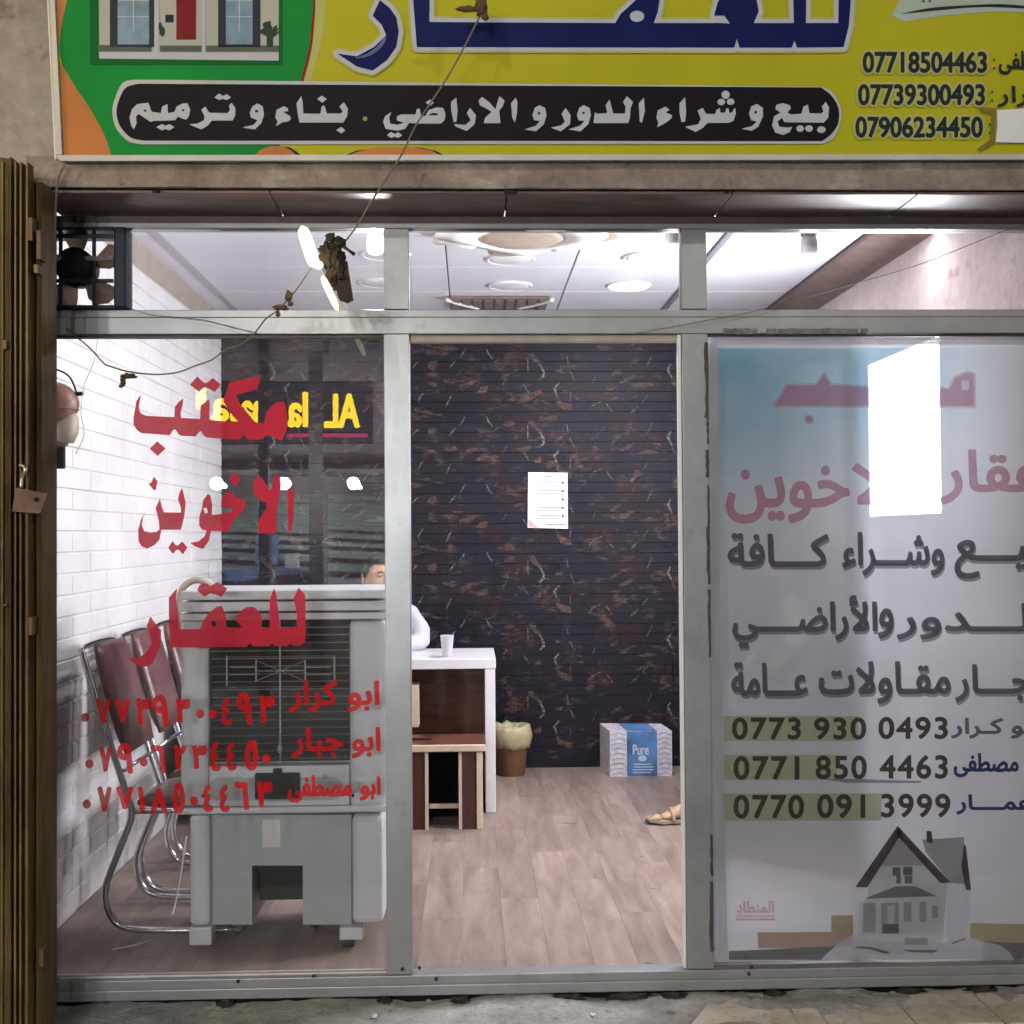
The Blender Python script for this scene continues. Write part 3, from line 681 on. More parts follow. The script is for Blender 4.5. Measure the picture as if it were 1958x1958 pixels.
# open door leaf, swung right back behind the poster
dl = thing('door_leaf', 'open aluminium door leaf folded back behind the translucent poster', 'door', (m2b, .08, 0))
A0 = Vector((m2b+.02, .07, 0)); ang = math.radians(12); dv = Vector((math.cos(ang), math.sin(ang), 0))
MD = Matrix.Translation(A0) @ Matrix.Rotation(ang, 4, 'Z')
LWd = .60
for a, b_ in ((0, .045), (LWd-.045, LWd)): boxo('stile', (a, b_, -.018, .018, .03, 2.09), M['alu'], dl, .003, MD)
for a, b_ in ((.03, .10), (2.04, 2.089)): boxo('rail', (.0455, LWd-.0455, -.018, .018, a, b_), M['alu'], dl, .003, MD)
boxo('rail', (.0455, LWd-.0455, -.014, .014, .44, .47), M['header'], dl, .003, MD)
boxo('glass_pane', (.0455, LWd-.0455, -.003, .003, .471, 2.039), M['glass_up'], dl, 0, MD)
boxo('lock_case', (LWd-.20, LWd-.14, -.035, -.019, .43, .49), M['black'], dl, .003, MD)
# ------------------------------------------------------------------ red lettering on the left pane
M['red'] = ink('red vinyl', (.84, .045, .085), .06, .45, .4, .10, 9)
M['red2'] = ink('worn red vinyl', (.72, .014, .018), .12, .25, .4, .2, 12)
gp = lambda x, y: at(x, y, -.0036)
a = (240, 700, 6)
printo('lettering', [Z(*a, [(180,325),(160,410),(155,500),(180,545),(235,570),(560,585),(568,465),(610,410),(665,368),(655,450),(632,545),(640,595),(855,605),(860,455),(960,375),(970,470),(958,545),(965,615),(1090,630),(1300,635),(1250,600),(1130,420),(1118,400),(1160,290),(1190,185),(1555,110),(1510,262),(1265,335),(1310,430),(1440,590),(1490,650),(1590,655),(1610,540),(1660,470),(1740,410),(1820,405),(1850,520),(1860,640),(1845,740),(1790,855),(1770,855),(1690,805),(1610,795),(1575,840),(1430,850),(1400,830),(1375,795),(1340,800),(1310,845),(1080,830),(930,820),(895,795),(865,745),(840,760),(805,808),(640,800),(610,785),(570,725),(545,735),(510,793),(180,770),(130,735),(90,670),(95,570),(125,400)]),
 Z(*a, [(740,212),(825,118),(870,165),(910,195),(945,185),(1000,135),(1095,212),(1025,298),(960,260),(910,240),(885,255),(840,298)]), Z(*a, [(275,950),(362,862),(460,945),(370,1032)])], gp, M['red'], GL)
a = (250, 890, 6)
printo('lettering', [Z(*a, q) for q in (
 [(180,515),(140,600),(128,690),(155,755),(220,770),(290,765),(328,735),(325,650),(285,490),(335,378),(355,470),(380,538),(575,540),(575,480),(540,390),(560,310),(590,255),(615,360),(630,430),(615,580),(578,738),(350,738),(330,850),(280,910),(190,955),(120,925),(90,870),(85,740),(115,620)],
 [(265,125),(310,185),(295,230),(290,280),(260,280),(205,215),(240,190)],
 [(480,865),(515,915),(540,920),(590,870),(650,940),(600,1020),(560,975),(540,965),(515,975),(485,1018),(430,945)],
 [(885,325),(915,350),(935,450),(930,570),(1040,555),(1165,530),(1175,500),(1100,482),(1035,470),(1040,380),(1080,320),(1140,300),(1190,350),(1315,400),(1300,510),(1205,590),(1110,758),(920,752),(895,870),(830,958),(740,930),(680,890),(780,870),(850,810),(870,742),(820,738),(785,690),(785,590),(815,500),(830,400)],
 [(1190,70),(1260,155),(1200,240),(1120,155)],
 [(1460,110),(1520,170),(1600,290),(1625,240),(1640,140),(1685,95),(1735,180),(1720,290),(1680,440),(1672,560),(1672,778),(1455,778),(1470,620),(1555,500),(1560,420),(1490,410),(1410,320),(1415,190)],
 [(1800,260),(1860,260),(1868,400),(1860,640),(1840,755),(1805,755),(1805,600),(1795,400)])], gp, M['red'], GL, holes=[Z(*a, [(835,490),(870,485),(885,545),(850,550)])])
a = (240, 1100, 5.367)
printo('lettering', [Z(*a, q) for q in (
 [(258,420),(330,530),(365,560),(365,640),(345,760),(275,900),(190,945),(120,925),(30,855),(150,845),(230,770),(270,690),(240,570),(215,520)],
 [(445,230),(530,130),(520,250),(545,430),(545,555),(770,550),(790,480),(850,390),(940,320),(985,315),(1030,400),(1035,545),(1195,535),(1135,465),(1165,380),(1240,325),(1320,325),(1390,390),(1400,460),(1395,540),(1480,545),(1478,400),(1478,250),(1525,130),(1550,210),(1575,400),(1585,540),(1760,530),(1755,380),(1725,240),(1775,125),(1845,200),(1850,600),(1840,680),(1800,725),(1720,725),(1690,700),(1665,728),(1530,725),(1500,690),(1475,728),(1310,730),(1272,692),(1245,735),(455,742),(445,400)],
 [(805,80),(870,110),(945,68),(1045,135),(985,222),(940,200),(870,185),(810,222),(735,155),(760,100)])], gp, M['red'], GL, holes=[Z(*a, [(885,470),(930,470),(930,525),(885,520)])])
DG = [[('٠',155,170,1362,1382),('٧',182,212,1335,1383),('٧',221,249,1335,1382),('٣',260,288,1334,1387),('٩',290,324,1328,1390),('٣',336,364,1335,1384),('٠',375,391,1356,1373),('٠',400,414,1356,1374),('٤',423,445,1333,1387),('٩',452,483,1324,1386),('٣',495,526,1329,1383)],
 [('٠',164,178,1451,1470),('٧',190,214,1427,1476),('٩',224,255,1420,1480),('٠',269,281,1448,1466),('٦',288,318,1423,1479),('٢',332,356,1424,1472),('٣',367,396,1424,1471),('٤',402,423,1418,1475),('٤',433,453,1418,1474),('٥',468,494,1415,1474),('٠',503,516,1442,1459)],
 [('٠',160,172,1528,1547),('٧',186,214,1503,1553),('٧',222,256,1503,1548),('١',263,277,1503,1553),('٨',288,320,1505,1555),('٥',330,354,1496,1556),('٠',365,377,1522,1541),('٤',388,408,1500,1553),('٤',420,440,1500,1553),('٦',448,477,1494,1549),('٣',491,521,1493,1544)]]
NM = [[('ابو',664,726,1301,1362),('كرار',552,646,1300,1363)], [('ابو',672,728,1390,1450),('جبار',557,656,1390,1450)], [('ابو',688,728,1484,1531),('مصطفى',550,673,1482,1535)]]
for d, nme in zip(DG, NM):
    L = []
    for c, x0, x1, y0, y1 in d:
        L += [circ((x0+x1)/2, (y0+y1)/2, 5, 6)] if c == '٠' else word(c, x0+3, x1-3, y0+3, y1-3, False)
    printo('lettering', L, gp, M['red2'], GL, bold=3.0)
    L = []
    for c, x0, x1, y0, y1 in nme: L += word(c, x0+2, x1-2, y0+2, y1-2)
    printo('lettering', L, gp, M['red2'], GL, bold=2.4)
# ------------------------------------------------------------------ sign board
tl = math.radians(9.5); SN = Vector((0, -math.cos(tl), -math.sin(tl))); ST = Vector((0, -math.sin(tl), math.cos(tl)))
SP = at(900, 309, -.345)
sg = thing('sign_board', 'long yellow and green shop sign with blue Arabic lettering above the shopfront', 'sign', tuple(SP))
def sp(layer): return lambda x, y: on(x, y, SP+SN*(.0007*layer), SN)
def sboard(name, pts, t0, t1, mat):
    b = bmnew(); A = [b.verts.new(on(x, y, SP, SN)+SN*t1) for x, y in pts]; n_ = len(A)
    B = [b.verts.new(v.co-SN*(t1-t0)) for v in A]; b.faces.new(A); b.faces.new(B[::-1])
    for k in range(n_): b.faces.new((A[k], B[k], B[(k+1) % n_], A[(k+1) % n_]))
    return link(name, done(b), mat, sg)
M['y'] = ink('yellow print', (.43, .40, .018), 0, 0, .35, .10, 1.5); M['yl'] = ink('pale yellow print', (.44, .42, .13), 0, 0, .35)
M['g'] = ink('green print', (.010, .215, .035), 0, 0, .35, .15, 2); M['o'] = ink('orange print', (.50, .185, .055), 0, 0, .35, .12, 4); M['k'] = ink('black print', (.012, .009, .012), 0, 0, .4)
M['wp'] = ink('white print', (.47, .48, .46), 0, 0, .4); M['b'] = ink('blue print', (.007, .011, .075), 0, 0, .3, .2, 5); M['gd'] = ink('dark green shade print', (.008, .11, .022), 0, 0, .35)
M['dk'] = ink('near black print', (.02, .03, .035), 0, 0, .4); M['dr'] = ink('dark red print', (.22, .022, .012), 0, 0, .4)
M['lt'] = ink('silver white print', (.46, .47, .50), 0, 0, .4, .06, 8)
TOP = -420
sboard('backing', [(104, 304), (2140, 303), (2140, TOP), (70, TOP)], -.05, -.001, M['offw'])
polyo('printed_face', [(107, 304), (2140, 303), (2140, TOP), (73, TOP)], sp(0), M['y'], sg)
cr = lambda pts, n=8: [(p.x, p.y) for p in spline([(x, y, 0) for x, y in pts], n)]
yel = [(577, 160), (590, 110), (599, 50), (603, 0), (603, -80)]
green = cr([(110, TOP), (124, -40), (128, 0), (118, 40), (114, 80), (118, 122), (140, 160), (170, 205), (195, 250), (208, 285), (213, 304)])+[(520, 304)]+cr([(520, 304), (560, 230), (578, 160), (594, 90), (600, 40), (602, 0), (600, -100), (560, TOP)])
polyo('green_print', green, sp(1), M['g'], sg)
for q in ([(72, TOP), (111, TOP), (125, -40), (128, 0), (119, 40), (114, 80), (112, 120), (104, 20)],): polyo('orange_print', q, sp(2), M['o'], sg)
polyo('orange_print', [(114, 118), (122, 130)]+cr([(122, 130), (142, 163), (172, 208), (197, 253), (209, 285), (213, 300)])+[(123, 300)], sp(2), M['o'], sg)
for q in ([(484, 300), (500, 285), (520, 279), (545, 281), (560, 290), (570, 300)], [(660, 300), (690, 288), (720, 281), (790, 281), (825, 288), (848, 300)]):
    polyo('dark_shade_print', [(x*1.0+(8 if x > 700 or 540 < x < 600 else -8 if x > 600 else 0), y) for x, y in q], sp(2), M['dk'], sg); polyo('orange_print', q, sp(3), M['o'], sg)
polyo('pale_print', cr([(578, 160), (595, 90), (601, 40), (603, 0), (603, -90)])+[(625, -90)]+cr([(625, -90), (622, 30), (610, 100), (592, 160)]), sp(2), M['yl'], sg)
polyo('red_line_print', cr([(573, 160), (590, 95), (596, 40), (599, 0), (599, -90)])+cr([(604, -90), (603, 0), (601, 42), (595, 97), (579, 160)]), sp(3), M['dr'], sg)
# the little house picture on the sign
M['hw'] = ink('house cream print', (.40, .41, .34), 0, 0, .4); M['hb'] = ink('house blue pane print', (.20, .29, .36), 0, 0, .4, .25, 14); M['hr'] = ink('house red door print', (.19, .016, .020), 0, 0, .4)
M['hg'] = ink('house grey step print', (.10, .11, .10), 0, 0, .4); M['hp'] = ink('house plant print', (.03, .055, .035), 0, 0, .4)
M['hk'] = ink('house dark curtain print', (.035, .038, .05), 0, 0, .4)
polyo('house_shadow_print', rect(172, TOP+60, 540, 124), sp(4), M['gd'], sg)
polyo('house_wall_print', [(186, TOP+70), (533, TOP+70), (533, 116), (190, 112)], sp(5), M['hw'], sg)
for x0, x1 in ((210, 300), (417, 498)):
    polyo('curtain_print', rect(x0, -170, x1, 90), sp(6), M['hk'], sg); polyo('pane_print', rect(x0+15, -150, x1-15, 85), sp(7), M['hb'], sg)
    for yy in (-100, -66, -32, 0, 31): polyo('pane_bar_print', rect(x0+15, yy, x1-15, yy+1.6), sp(8), M['wp'], sg)
    polyo('pane_bar_print', rect((x0+x1)/2-1, -150, (x0+x1)/2+1, 60), sp(8), M['wp'], sg)
polyo('door_print', rect(337, -150, 375, 76), sp(6), M['hr'], sg); polyo('door_sill_print', rect(340, 76, 374, 83), sp(6), M['hw'], sg)
polyo('mailbox_print', rect(316, 28, 332, 43), sp(6), M['dk'], sg)
for x0, x1 in ((188, 290), (306, 386), (394, 533)): polyo('step_print', rect(x0, 86 if x0 < 300 else 87, x1, 99), sp(6), M['hg'], sg)
polyo('base_print', [(189, 99), (533, 103), (533, 116), (190, 112)], sp(7), M['lt'], sg)
for x0 in (295, 299, 387): polyo('column_print', rect(x0, -200, x0+5, 104), sp(8), M['lt'], sg)
L = []
for k in range(26): a_ = random.uniform(-2.9, -.2); r_ = random.uniform(6, 20); L.append([(515, 72), (515+r_*math.cos(a_)-2, 66+r_*1.2*math.sin(a_)), (515+r_*math.cos(a_)+4, 62+r_*1.2*math.sin(a_)), (518, 74)])
printo('plant_print', L+[rect(511, 68, 521, 88)], sp(9), M['hp'], sg, bold=1)
printo('plant_print', [circ(310, 60, 5, 10), circ(306, 50, 3, 8)], sp(9), M['hp'], sg)
# pill
pill = lambda g_: cr([(262, 152-g_), (235, 158-g_), (219+0-g_, 190), (215-g_, 217), (222-g_, 245), (245, 270+g_), (272, 276+g_)])+cr([(1575, 275+g_), (1595, 262+g_*.8), (1607+g_, 235), (1607+g_, 205), (1592, 177-g_*.6), (1572, 166-g_)])
printo('outline_print', [pill(0)], sp(10), M['lt'], sg)
printo('pill_print', [cr([(265, 160), (240, 168), (226, 195), (223, 218), (230, 242), (250, 263), (275, 269)])+cr([(1572, 270), (1590, 256), (1603, 235), (1603, 206), (1590, 183), (1570, 167)])], sp(11), M['k'], sg)
a = (230, 150, 4); b3 = (700, 150, 4); c3 = (1150, 150, 4)
L = [Z(*a, q) for q in ([(70,300),(90,235),(130,195),(215,185),(240,255),(310,265),(320,215),(360,195),(365,265),(415,255),(430,215),(480,190),(515,190),(535,240),(525,290),(505,315),(470,305),(440,290),(420,320),(250,325),(235,335),(140,270),(120,290),(125,340),(105,390),(85,365)],
 [(275,372),(320,348),(345,362),(375,348),(415,372),(375,398),(345,385),(320,398)], [(850,185),(880,225),(880,280),(860,322),(700,322),(670,360),(620,390),(525,350),(590,345),(640,320),(645,290),(620,240),(650,215),(680,262),(820,265),(840,240),(830,210)],
 [(720,145),(755,115),(785,135),(815,120),(848,145),(815,165),(785,155),(755,165)], [(1050,190),(1090,215),(1100,280),(1080,340),(1030,390),(930,375),(1020,355),(1050,320),(1000,300),(990,260),(1010,215)],
 [(1185,300),(1195,240),(1250,212),(1280,225),(1285,250),(1245,255),(1300,290),(1305,310),(1285,330),(1240,335),(1190,365),(1205,330)],
 [(1385,135),(1395,180),(1400,268),(1530,270),(1540,215),(1560,205),(1580,268),(1690,268),(1700,250),(1675,215),(1710,180),(1740,230),(1735,290),(1705,338),(1370,338),(1355,260),(1348,190)], [(1505,158),(1540,130),(1580,158),(1545,185)], [(1650,395),(1690,370),(1722,398),(1690,420)])]
L += [Z(*b3, q) for q in ([(195,255),(175,300),(185,345),(240,355),(290,340),(235,320),(235,290),(270,275),(380,275),(385,235),(410,230),(420,280),(450,290),(480,240),(540,220),(590,225),(608,270),(600,320),(570,345),(400,345),(330,340),(300,385),(240,400),(150,385),(130,330),(145,290)],
 [(160,435),(190,408),(220,425),(245,410),(278,435),(245,455),(220,445),(190,455)], [(455,185),(490,160),(520,185),(490,210)], [(690,145),(700,250),(690,330),(670,335),(650,240),(650,180)], [(795,225),(840,280),(830,350),(770,402),(690,370),(670,350),(760,355),(800,320),(770,265)],
 [(885,140),(940,180),(990,235),(1005,180),(1020,135),(1060,170),(1045,215),(1018,245),(1028,342),(900,342),(910,300),(960,255),(930,235),(870,205),(860,170)], [(1145,145),(1158,180),(1155,260),(1138,340),(1118,300),(1108,190)],
 [(1325,203),(1370,225),(1380,280),(1360,350),(1300,405),(1210,390),(1300,360),(1330,325),(1285,320),(1272,280),(1290,225)], [(1525,225),(1565,280),(1560,350),(1490,405),(1410,375),(1490,360),(1520,330),(1495,270)],
 [(1665,203),(1710,225),(1720,280),(1700,350),(1640,405),(1545,390),(1640,360),(1670,325),(1625,320),(1612,280),(1630,225)])]
L += [Z(*c3, q) for q in ([(-60,340),(-50,255),(-35,270),(45,265),(32,205),(62,160),(90,268),(180,268),(185,215),(165,180),(195,135),(242,180),(222,230),(218,300),(205,342),(-50,342)], [(325,145),(332,250),(310,340),(293,330),(285,190)],
 [(420,300),(430,245),(490,215),(522,240),(490,260),(540,280),(540,300),(500,335),(425,375),(435,335)], [(640,143),(648,250),(640,330),(612,335),(597,260),(597,190)],
 [(1025,225),(1028,270),(1010,325),(970,340),(810,340),(780,375),(720,410),(640,370),(740,350),(760,310),(735,245),(775,225),(800,270),(870,272),(880,240),(905,225),(910,262),(945,262),(955,230),(970,225),(980,265),(1000,260),(1010,235)],
 circ(950,125,32), circ(917,180,30,25), circ(988,178,30,25), [(1190,195),(1235,225),(1235,290),(1200,370),(1150,400),(1070,385),(1150,365),(1190,330),(1145,320),(1128,270),(1145,215)],
 [(1715,178),(1740,220),(1735,300),(1700,338),(1400,335),(1380,300),(1345,330),(1360,370),(1420,375),(1460,370),(1440,410),(1390,432),(1330,415),(1305,360),(1320,290),(1370,260),(1330,235),(1340,200),(1390,188),(1440,205),(1450,230),(1420,260),(1450,275),(1530,270),(1545,215),(1580,200),(1590,265),(1680,268),(1700,255),(1685,215)],
 circ(1520,383,30,26), circ(1588,383,30,26), circ(1682,392,34,26))]
H = [Z(*a, q) for q in (circ(190,247,13,9,8), circ(480,242,11,9,8), circ(1042,250,13,12,8))]+[Z(*b3, q) for q in ([(470,282),(510,262),(550,268),(545,282)], circ(1322,266,11,11,8), circ(1663,263,11,10,8))]+[Z(*c3, circ(1180,258,12,12,8))]
printo('lettering', L, sp(12), M['lt'], sg, holes=H)
printo('dot_print', [circ(698, 227, 4.5)], sp(12), ink('yellow dot print', (.35, .30, .06)), sg)
# big blue word with a white outline
p7 = lambda x, y: (1100+x/3.45, y/3.45)
BL_ = [Z(620, 0, 4, [(425,0),(500,60),(550,130),(570,240),(550,360),(480,460),(370,540),(250,510),(100,410),(250,430),(380,360),(475,270),(440,190),(370,120)]),
 [(782, -130), (800, -190), (822, -110), (821, 42), (1177, 44)]+[p7(*q) for q in ((265,150),(300,90),(400,0))]+[(1228, -22), (1250, -24), (1262, -5), (1258, 22), (1250, 44), (1368, 44), (1366, 28), (1372, 5), (1388, -18), (1410, -28), (1435, -16), (1447, 0), (1451, 22), (1441, 44), (1518, 44), (1516, -20), (1508, -120), (1530, -180), (1543, -100), (1541, 44), (1603, 44), (1604, -40), (1590, -130), (1615, -190), (1640, -130), (1627, 0), (1623, 50), (1613, 90), (1524, 91), (1519, 77), (1514, 91), (1414, 91), (1409, 74), (1404, 91), (797, 90), (790, 0)]]
Hh = [circ(1218, 31, 14, 11), [(1360, 30), (1385, 30), (1396, 45), (1360, 43)]]
BL_[0] = [(x, y) for x, y in BL_[0]]
printo('shadow_print', BL_, sp(10), M['yl'], sg, grow=11, R=1)
printo('outline_print', BL_, sp(11), M['lt'], sg, grow=7.5)
printo('lettering', BL_, sp(13), M['b'], sg, holes=Hh)
M['b2'] = ink('paler blue print', (.10, .13, .26), 0, 0, .3)
printo('highlight_print', [cr([(735, 70), (722, 88), (700, 103), (680, 110)])+cr([(680, 112), (704, 108), (728, 92), (739, 74)])], sp(14), M['b2'], sg, R=3)
for (t_, x0, y0, x1, y1) in (('07718504463', 1651, 100, 1886, 138), ('07739300493', 1642, 162, 1882, 200), ('07906234450', 1637, 224, 1878, 262)):
    Lw = word(t_, x0, x1, y0, y1, False)
    printo('halo_print', Lw, sp(10), M['yl'], sg, grow=6, R=1); printo('lettering', Lw, sp(12), M['dk'], sg, bold=1.6)
    for yy in (y0+14, y1-8): printo('dot_print', [circ(x1+15, yy, 2.2)], sp(12), M['dk'], sg)
printo('lettering', word('مصطفى', 1911, 2022, 98, 141), sp(12), M['dk'], sg, bold=1.3); printo('lettering', word('كـرار', 1908, 2010, 165, 204), sp(12), M['dk'], sg, bold=1.3)
polyo('pale_print', [(1705, 30), (1720, 0), (1780, -40), (2140, -60), (2140, 30), (1900, 22), (1800, 30), (1730, 42)], sp(3), ink('pale blue print', (.40, .46, .38), 0, 0, .4), sg)
printo('swoosh_print', [cr([(1720, 27), (1780, 15), (1850, 10), (1920, 8), (2010, 16)])+cr([(2010, 20), (1920, 14), (1860, 14), (1790, 20)])], sp(5), M['dk'], sg)
for xx in (1766, 1778): printo('dot_print', [circ(xx, 2, 3, 2)], sp(5), M['dk'], sg)
pt = thing('patch_label', 'torn white paper patch stuck over the last phone name on the sign', 'label', tuple(on(1930, 240, SP, SN)))
b = bmnew(); A = [b.verts.new(on(x, y, SP, SN)+SN*.013) for x, y in [(1903, 212), (1950, 209), (2010, 211), (2010, 272), (1950, 274), (1901, 273), (1904, 240)]]; f_ = b.faces.new(A); r_ = bmesh.ops.extrude_face_region(b, geom=[f_])
for v in [q for q in r_['geom'] if isinstance(q, bmesh.types.BMVert)]: v.co -= SN*.002
link('paper', done(b), M['white'], pt)
b = bmnew(); A = [b.verts.new(on(x, y, SP, SN)+SN*.0105) for x, y in [(1868, 205), (1902, 208), (1899, 276), (1872, 292), (1866, 285), (1890, 268), (1893, 220), (1872, 215)]]; b.faces.new(A); link('glue_stain', done(b), ink('brown glue stain', (.22, .16, .05), .3, 0, .6), pt)
# frame of the sign
fr = M['lt']; frm = simple('painted sign frame', (.50, .48, .44), .5, 0, .12, 6)
sboard('frame', [(110, 298), (2140, 296), (2140, 306), (118, 309)], -.05, .018, frm)
sboard('frame', [(99, 0), (72, TOP), (80, TOP), (108, 0), (123, 297), (110, 297.5), (119, 309), (120, 309)][:0] or [(68, TOP), (79, TOP), (108, 0), (122, 297), (110, 297), (99, 0)], -.05, .018, frm)
sboard('frame', [(70, TOP-12), (2140, TOP-12), (2140, TOP), (70, TOP)], -.05, .018, frm)
#@@PART3
# ================================================================== POSTER
YP = .010
po = thing('window_poster', 'translucent printed poster with house picture and phone numbers behind the right pane', 'poster', tuple(at(1660, 1800, YP)))
pp = lambda L_: (lambda x, y: at(x, y, YP-.0006*L_))
def m_film():
    m, n = MAT('poster film'); v = coords(n, (1, 1, 1), obj=False); g = nd(n, 'ShaderNodeNewGeometry'); sx = nd(n, 'ShaderNodeSeparateXYZ'); lk(n, g.outputs['Position'], sx.inputs[0])
    # printed blue sky cloud: strongest in the upper left corner of the sheet
    ex = mth(n, 'SUBTRACT', 1.0, mth(n, 'MULTIPLY', mth(n, 'SUBTRACT', sx.outputs[0], .80), .45), True)
    ez = mth(n, 'MULTIPLY', mth(n, 'SUBTRACT', sx.outputs[2], 1.45), 1.9, True)
    ns = noise(n, v, 3.0, 5, .6, .4)
    k = mth(n, 'MULTIPLY', mth(n, 'MULTIPLY', ex, ez), mth(n, 'ADD', ns, .30), True)
    inx = mth(n, 'MULTIPLY', mth(n, 'GREATER_THAN', sx.outputs[0], .835), mth(n, 'LESS_THAN', sx.outputs[2], 2.075))
    inx = mth(n, 'MULTIPLY', inx, mth(n, 'SUBTRACT', 1.0, mth(n, 'MULTIPLY', mth(n, 'SUBTRACT', sx.outputs[0], 1.42), 2.2), True))
    k = mth(n, 'MULTIPLY', k, inx)
    cc = mixc(n, k, ramp(n, noise(n, v, 1.6, 5, .6), [(.3, (.50, .515, .56)), (.7, (.64, .65, .70))]), (.12, .36, .50))
    d = pbr(n, cc, .35, 0, spec=.35); t = nd(n, 'ShaderNodeBsdfTranslucent'); lk(n, cc, t.inputs[0])
    mx = nd(n, 'ShaderNodeMixShader'); mx.inputs[0].default_value = .34; lk(n, d, mx.inputs[1]); lk(n, t.outputs[0], mx.inputs[2])
    tr = nd(n, 'ShaderNodeBsdfTransparent'); m2 = nd(n, 'ShaderNodeMixShader'); m2.inputs[0].default_value = .062
    lk(n, mx.outputs[0], m2.inputs[1]); lk(n, tr.outputs[0], m2.inputs[2]); out(n, m2.outputs[0]); return m
M['film'] = m_film()
b = bmnew(); NXp, NZp = 40, 60; V = {}
p0 = at(1360, 1832, YP); p1 = at(1360, 650, YP)
for i in range(NXp+1):
    for k in range(NZp+1):
        x = p0.x+(2.14-p0.x)*i/NXp; z = .012+(2.113-.012)*k/NZp
        V[i, k] = b.verts.new((x, YP+.0015+.0012*mn.noise(Vector((x*4, z*3, 0)))+.003*(1 if i == 0 else 0), z))
for i in range(NXp):
    for k in range(NZp): b.faces.new((V[i, k], V[i+1, k], V[i+1, k+1], V[i, k+1]))
link('film', done(b, True), M['film'], po)
I = lambda nm, c, tr=.12, gl=.4: ink(nm, c, tr, gl, .4, .1, 5)
M['pg'] = I('poster grey print', (.115, .105, .135), .12, .25); M['pr'] = I('poster rose print', (.62, .16, .27), .58, .45); M['pw'] = I('poster pale pink print', (.66, .42, .50), .60, .45); M['pb'] = I('poster blue print', (.012, .030, .13), .06, .3)
M['py'] = I('poster olive band print', (.50, .50, .33), .2, .45); M['pn'] = I('poster number print', (.055, .040, .030), .05, .2)
M['ps'] = I('poster soft shadow print', (.27, .26, .29), .25, .4); M['pm'] = I('poster margin', (.62, .60, .62), .12, .5)
polyo('margin_print', rect(1359, 645, 2060, 659), pp(1), M['pm'], po)
polyo('margin_print', [(1359, 659), (1374, 659), (1378, 1240), (1392, 1832), (1374, 1834), (1364, 1240)], pp(1), M['pm'], po)
title = [[(1481, 775), (1505, 738), (1562, 736), (1576, 714), (1588, 736), (1660, 741), (1700, 700), (1760, 690), (1764, 700), (1720, 725), (1740, 742), (1790, 742), (1815, 745), (1826, 722), (1850, 712), (1862, 715), (1863, 777)], circ(1547, 802, 6)]
printo('lettering', title, pp(2), M['pw'], po, grow=4)
printo('lettering', title, pp(3), M['pr'], po, holes=[rect(1838, 727, 1853, 746)])
T2 = word('خوين', 1391, 1622, 893, 998)+word('الا', 1632, 1730, 872, 962)+word('عقار', 1800, 1992, 862, 962)
printo('lettering', T2, pp(2), M['pw'], po, grow=3); printo('lettering', T2, pp(3), M['pr'], po, bold=3.4)
LN = [('كـــافة', 1393, 1583, 1021, 1082), ('وشـــراء', 1612, 1804, 1019, 1099), ('بيـــع', 1827, 1988, 1034, 1105),
 ('الأراضــــي', 1402, 1676, 1140, 1237), ('و', 1681, 1707, 1165, 1219), ('الـــدور', 1716, 1990, 1155, 1221),
 ('عـــامة', 1400, 1543, 1268, 1329), ('مقـاولات', 1567, 1816, 1266, 1344), ('ايجـــار', 1828, 2010, 1272, 1341)]
for t_, x0, x1, y0, y1 in LN:
    Lw = word(t_, x0, x1, y0, y1); off = [[(x+2, y+6) for x, y in l] for l in Lw]
    printo('lettering', off, pp(2), M['ps'], po, bold=1.8); printo('lettering', Lw, pp(3), M['pg'], po, bold=2.2)
for y0, y1, xe in ((1369, 1417, 1640), (1443, 1491, 1600), (1517, 1569, 1685)): polyo('band_print', rect(1384, y0, xe, y1), pp(1), M['py'], po)
for t_, x0, x1, y0, y1 in (('0773', 1401, 1530, 1373, 1413), ('930', 1558, 1655, 1373, 1413), ('0493', 1681, 1811, 1372, 1412), ('0771', 1404, 1527, 1447, 1490), ('850', 1561, 1656, 1446, 1489), ('4463', 1683, 1811, 1445, 1488), ('0770', 1404, 1536, 1521, 1564), ('091', 1564, 1653, 1520, 1563), ('3999', 1686, 1816, 1519, 1562)):
    printo('lettering', word(t_, x0, x1, y0, y1, False, spacing=1.12), pp(3), M['pn'], po, bold=1.7)
for t_, x0, x1, y0, y1, mm in (('ابو كـرار', 1820, 1984, 1374, 1411, 'pg'), ('ابو مصطفى', 1825, 1992, 1441, 1485, 'pb'), ('ابو عمــــار', 1830, 2030, 1520, 1556, 'pb')): printo('lettering', word(t_, x0, x1, y0, y1), pp(3), M[mm], po, bold=1.6)
h = lambda pts: Z(1300, 1500, 2.936, pts)
M['h1'] = I('house gable print', (.40, .375, .385)); M['h2'] = I('house dark trim print', (.075, .055, .065), .05); M['h3'] = I('house roof print', (.32, .32, .325)); M['h4'] = I('house pale wall print', (.52, .51, .52)); M['h5'] = I('porch roof print', (.19, .175, .185))
M['h6'] = I('porch white print', (.64, .65, .69)); M['h7'] = I('porch glass print', (.38, .40, .42)); M['h8'] = I('poster terracotta print', (.46, .30, .25)); M['h9'] = I('poster dark band print', (.15, .14, .155)); M['hy'] = I('poster straw print', (.42, .37, .22)); M['hs'] = I('snow print', (.62, .62, .67))
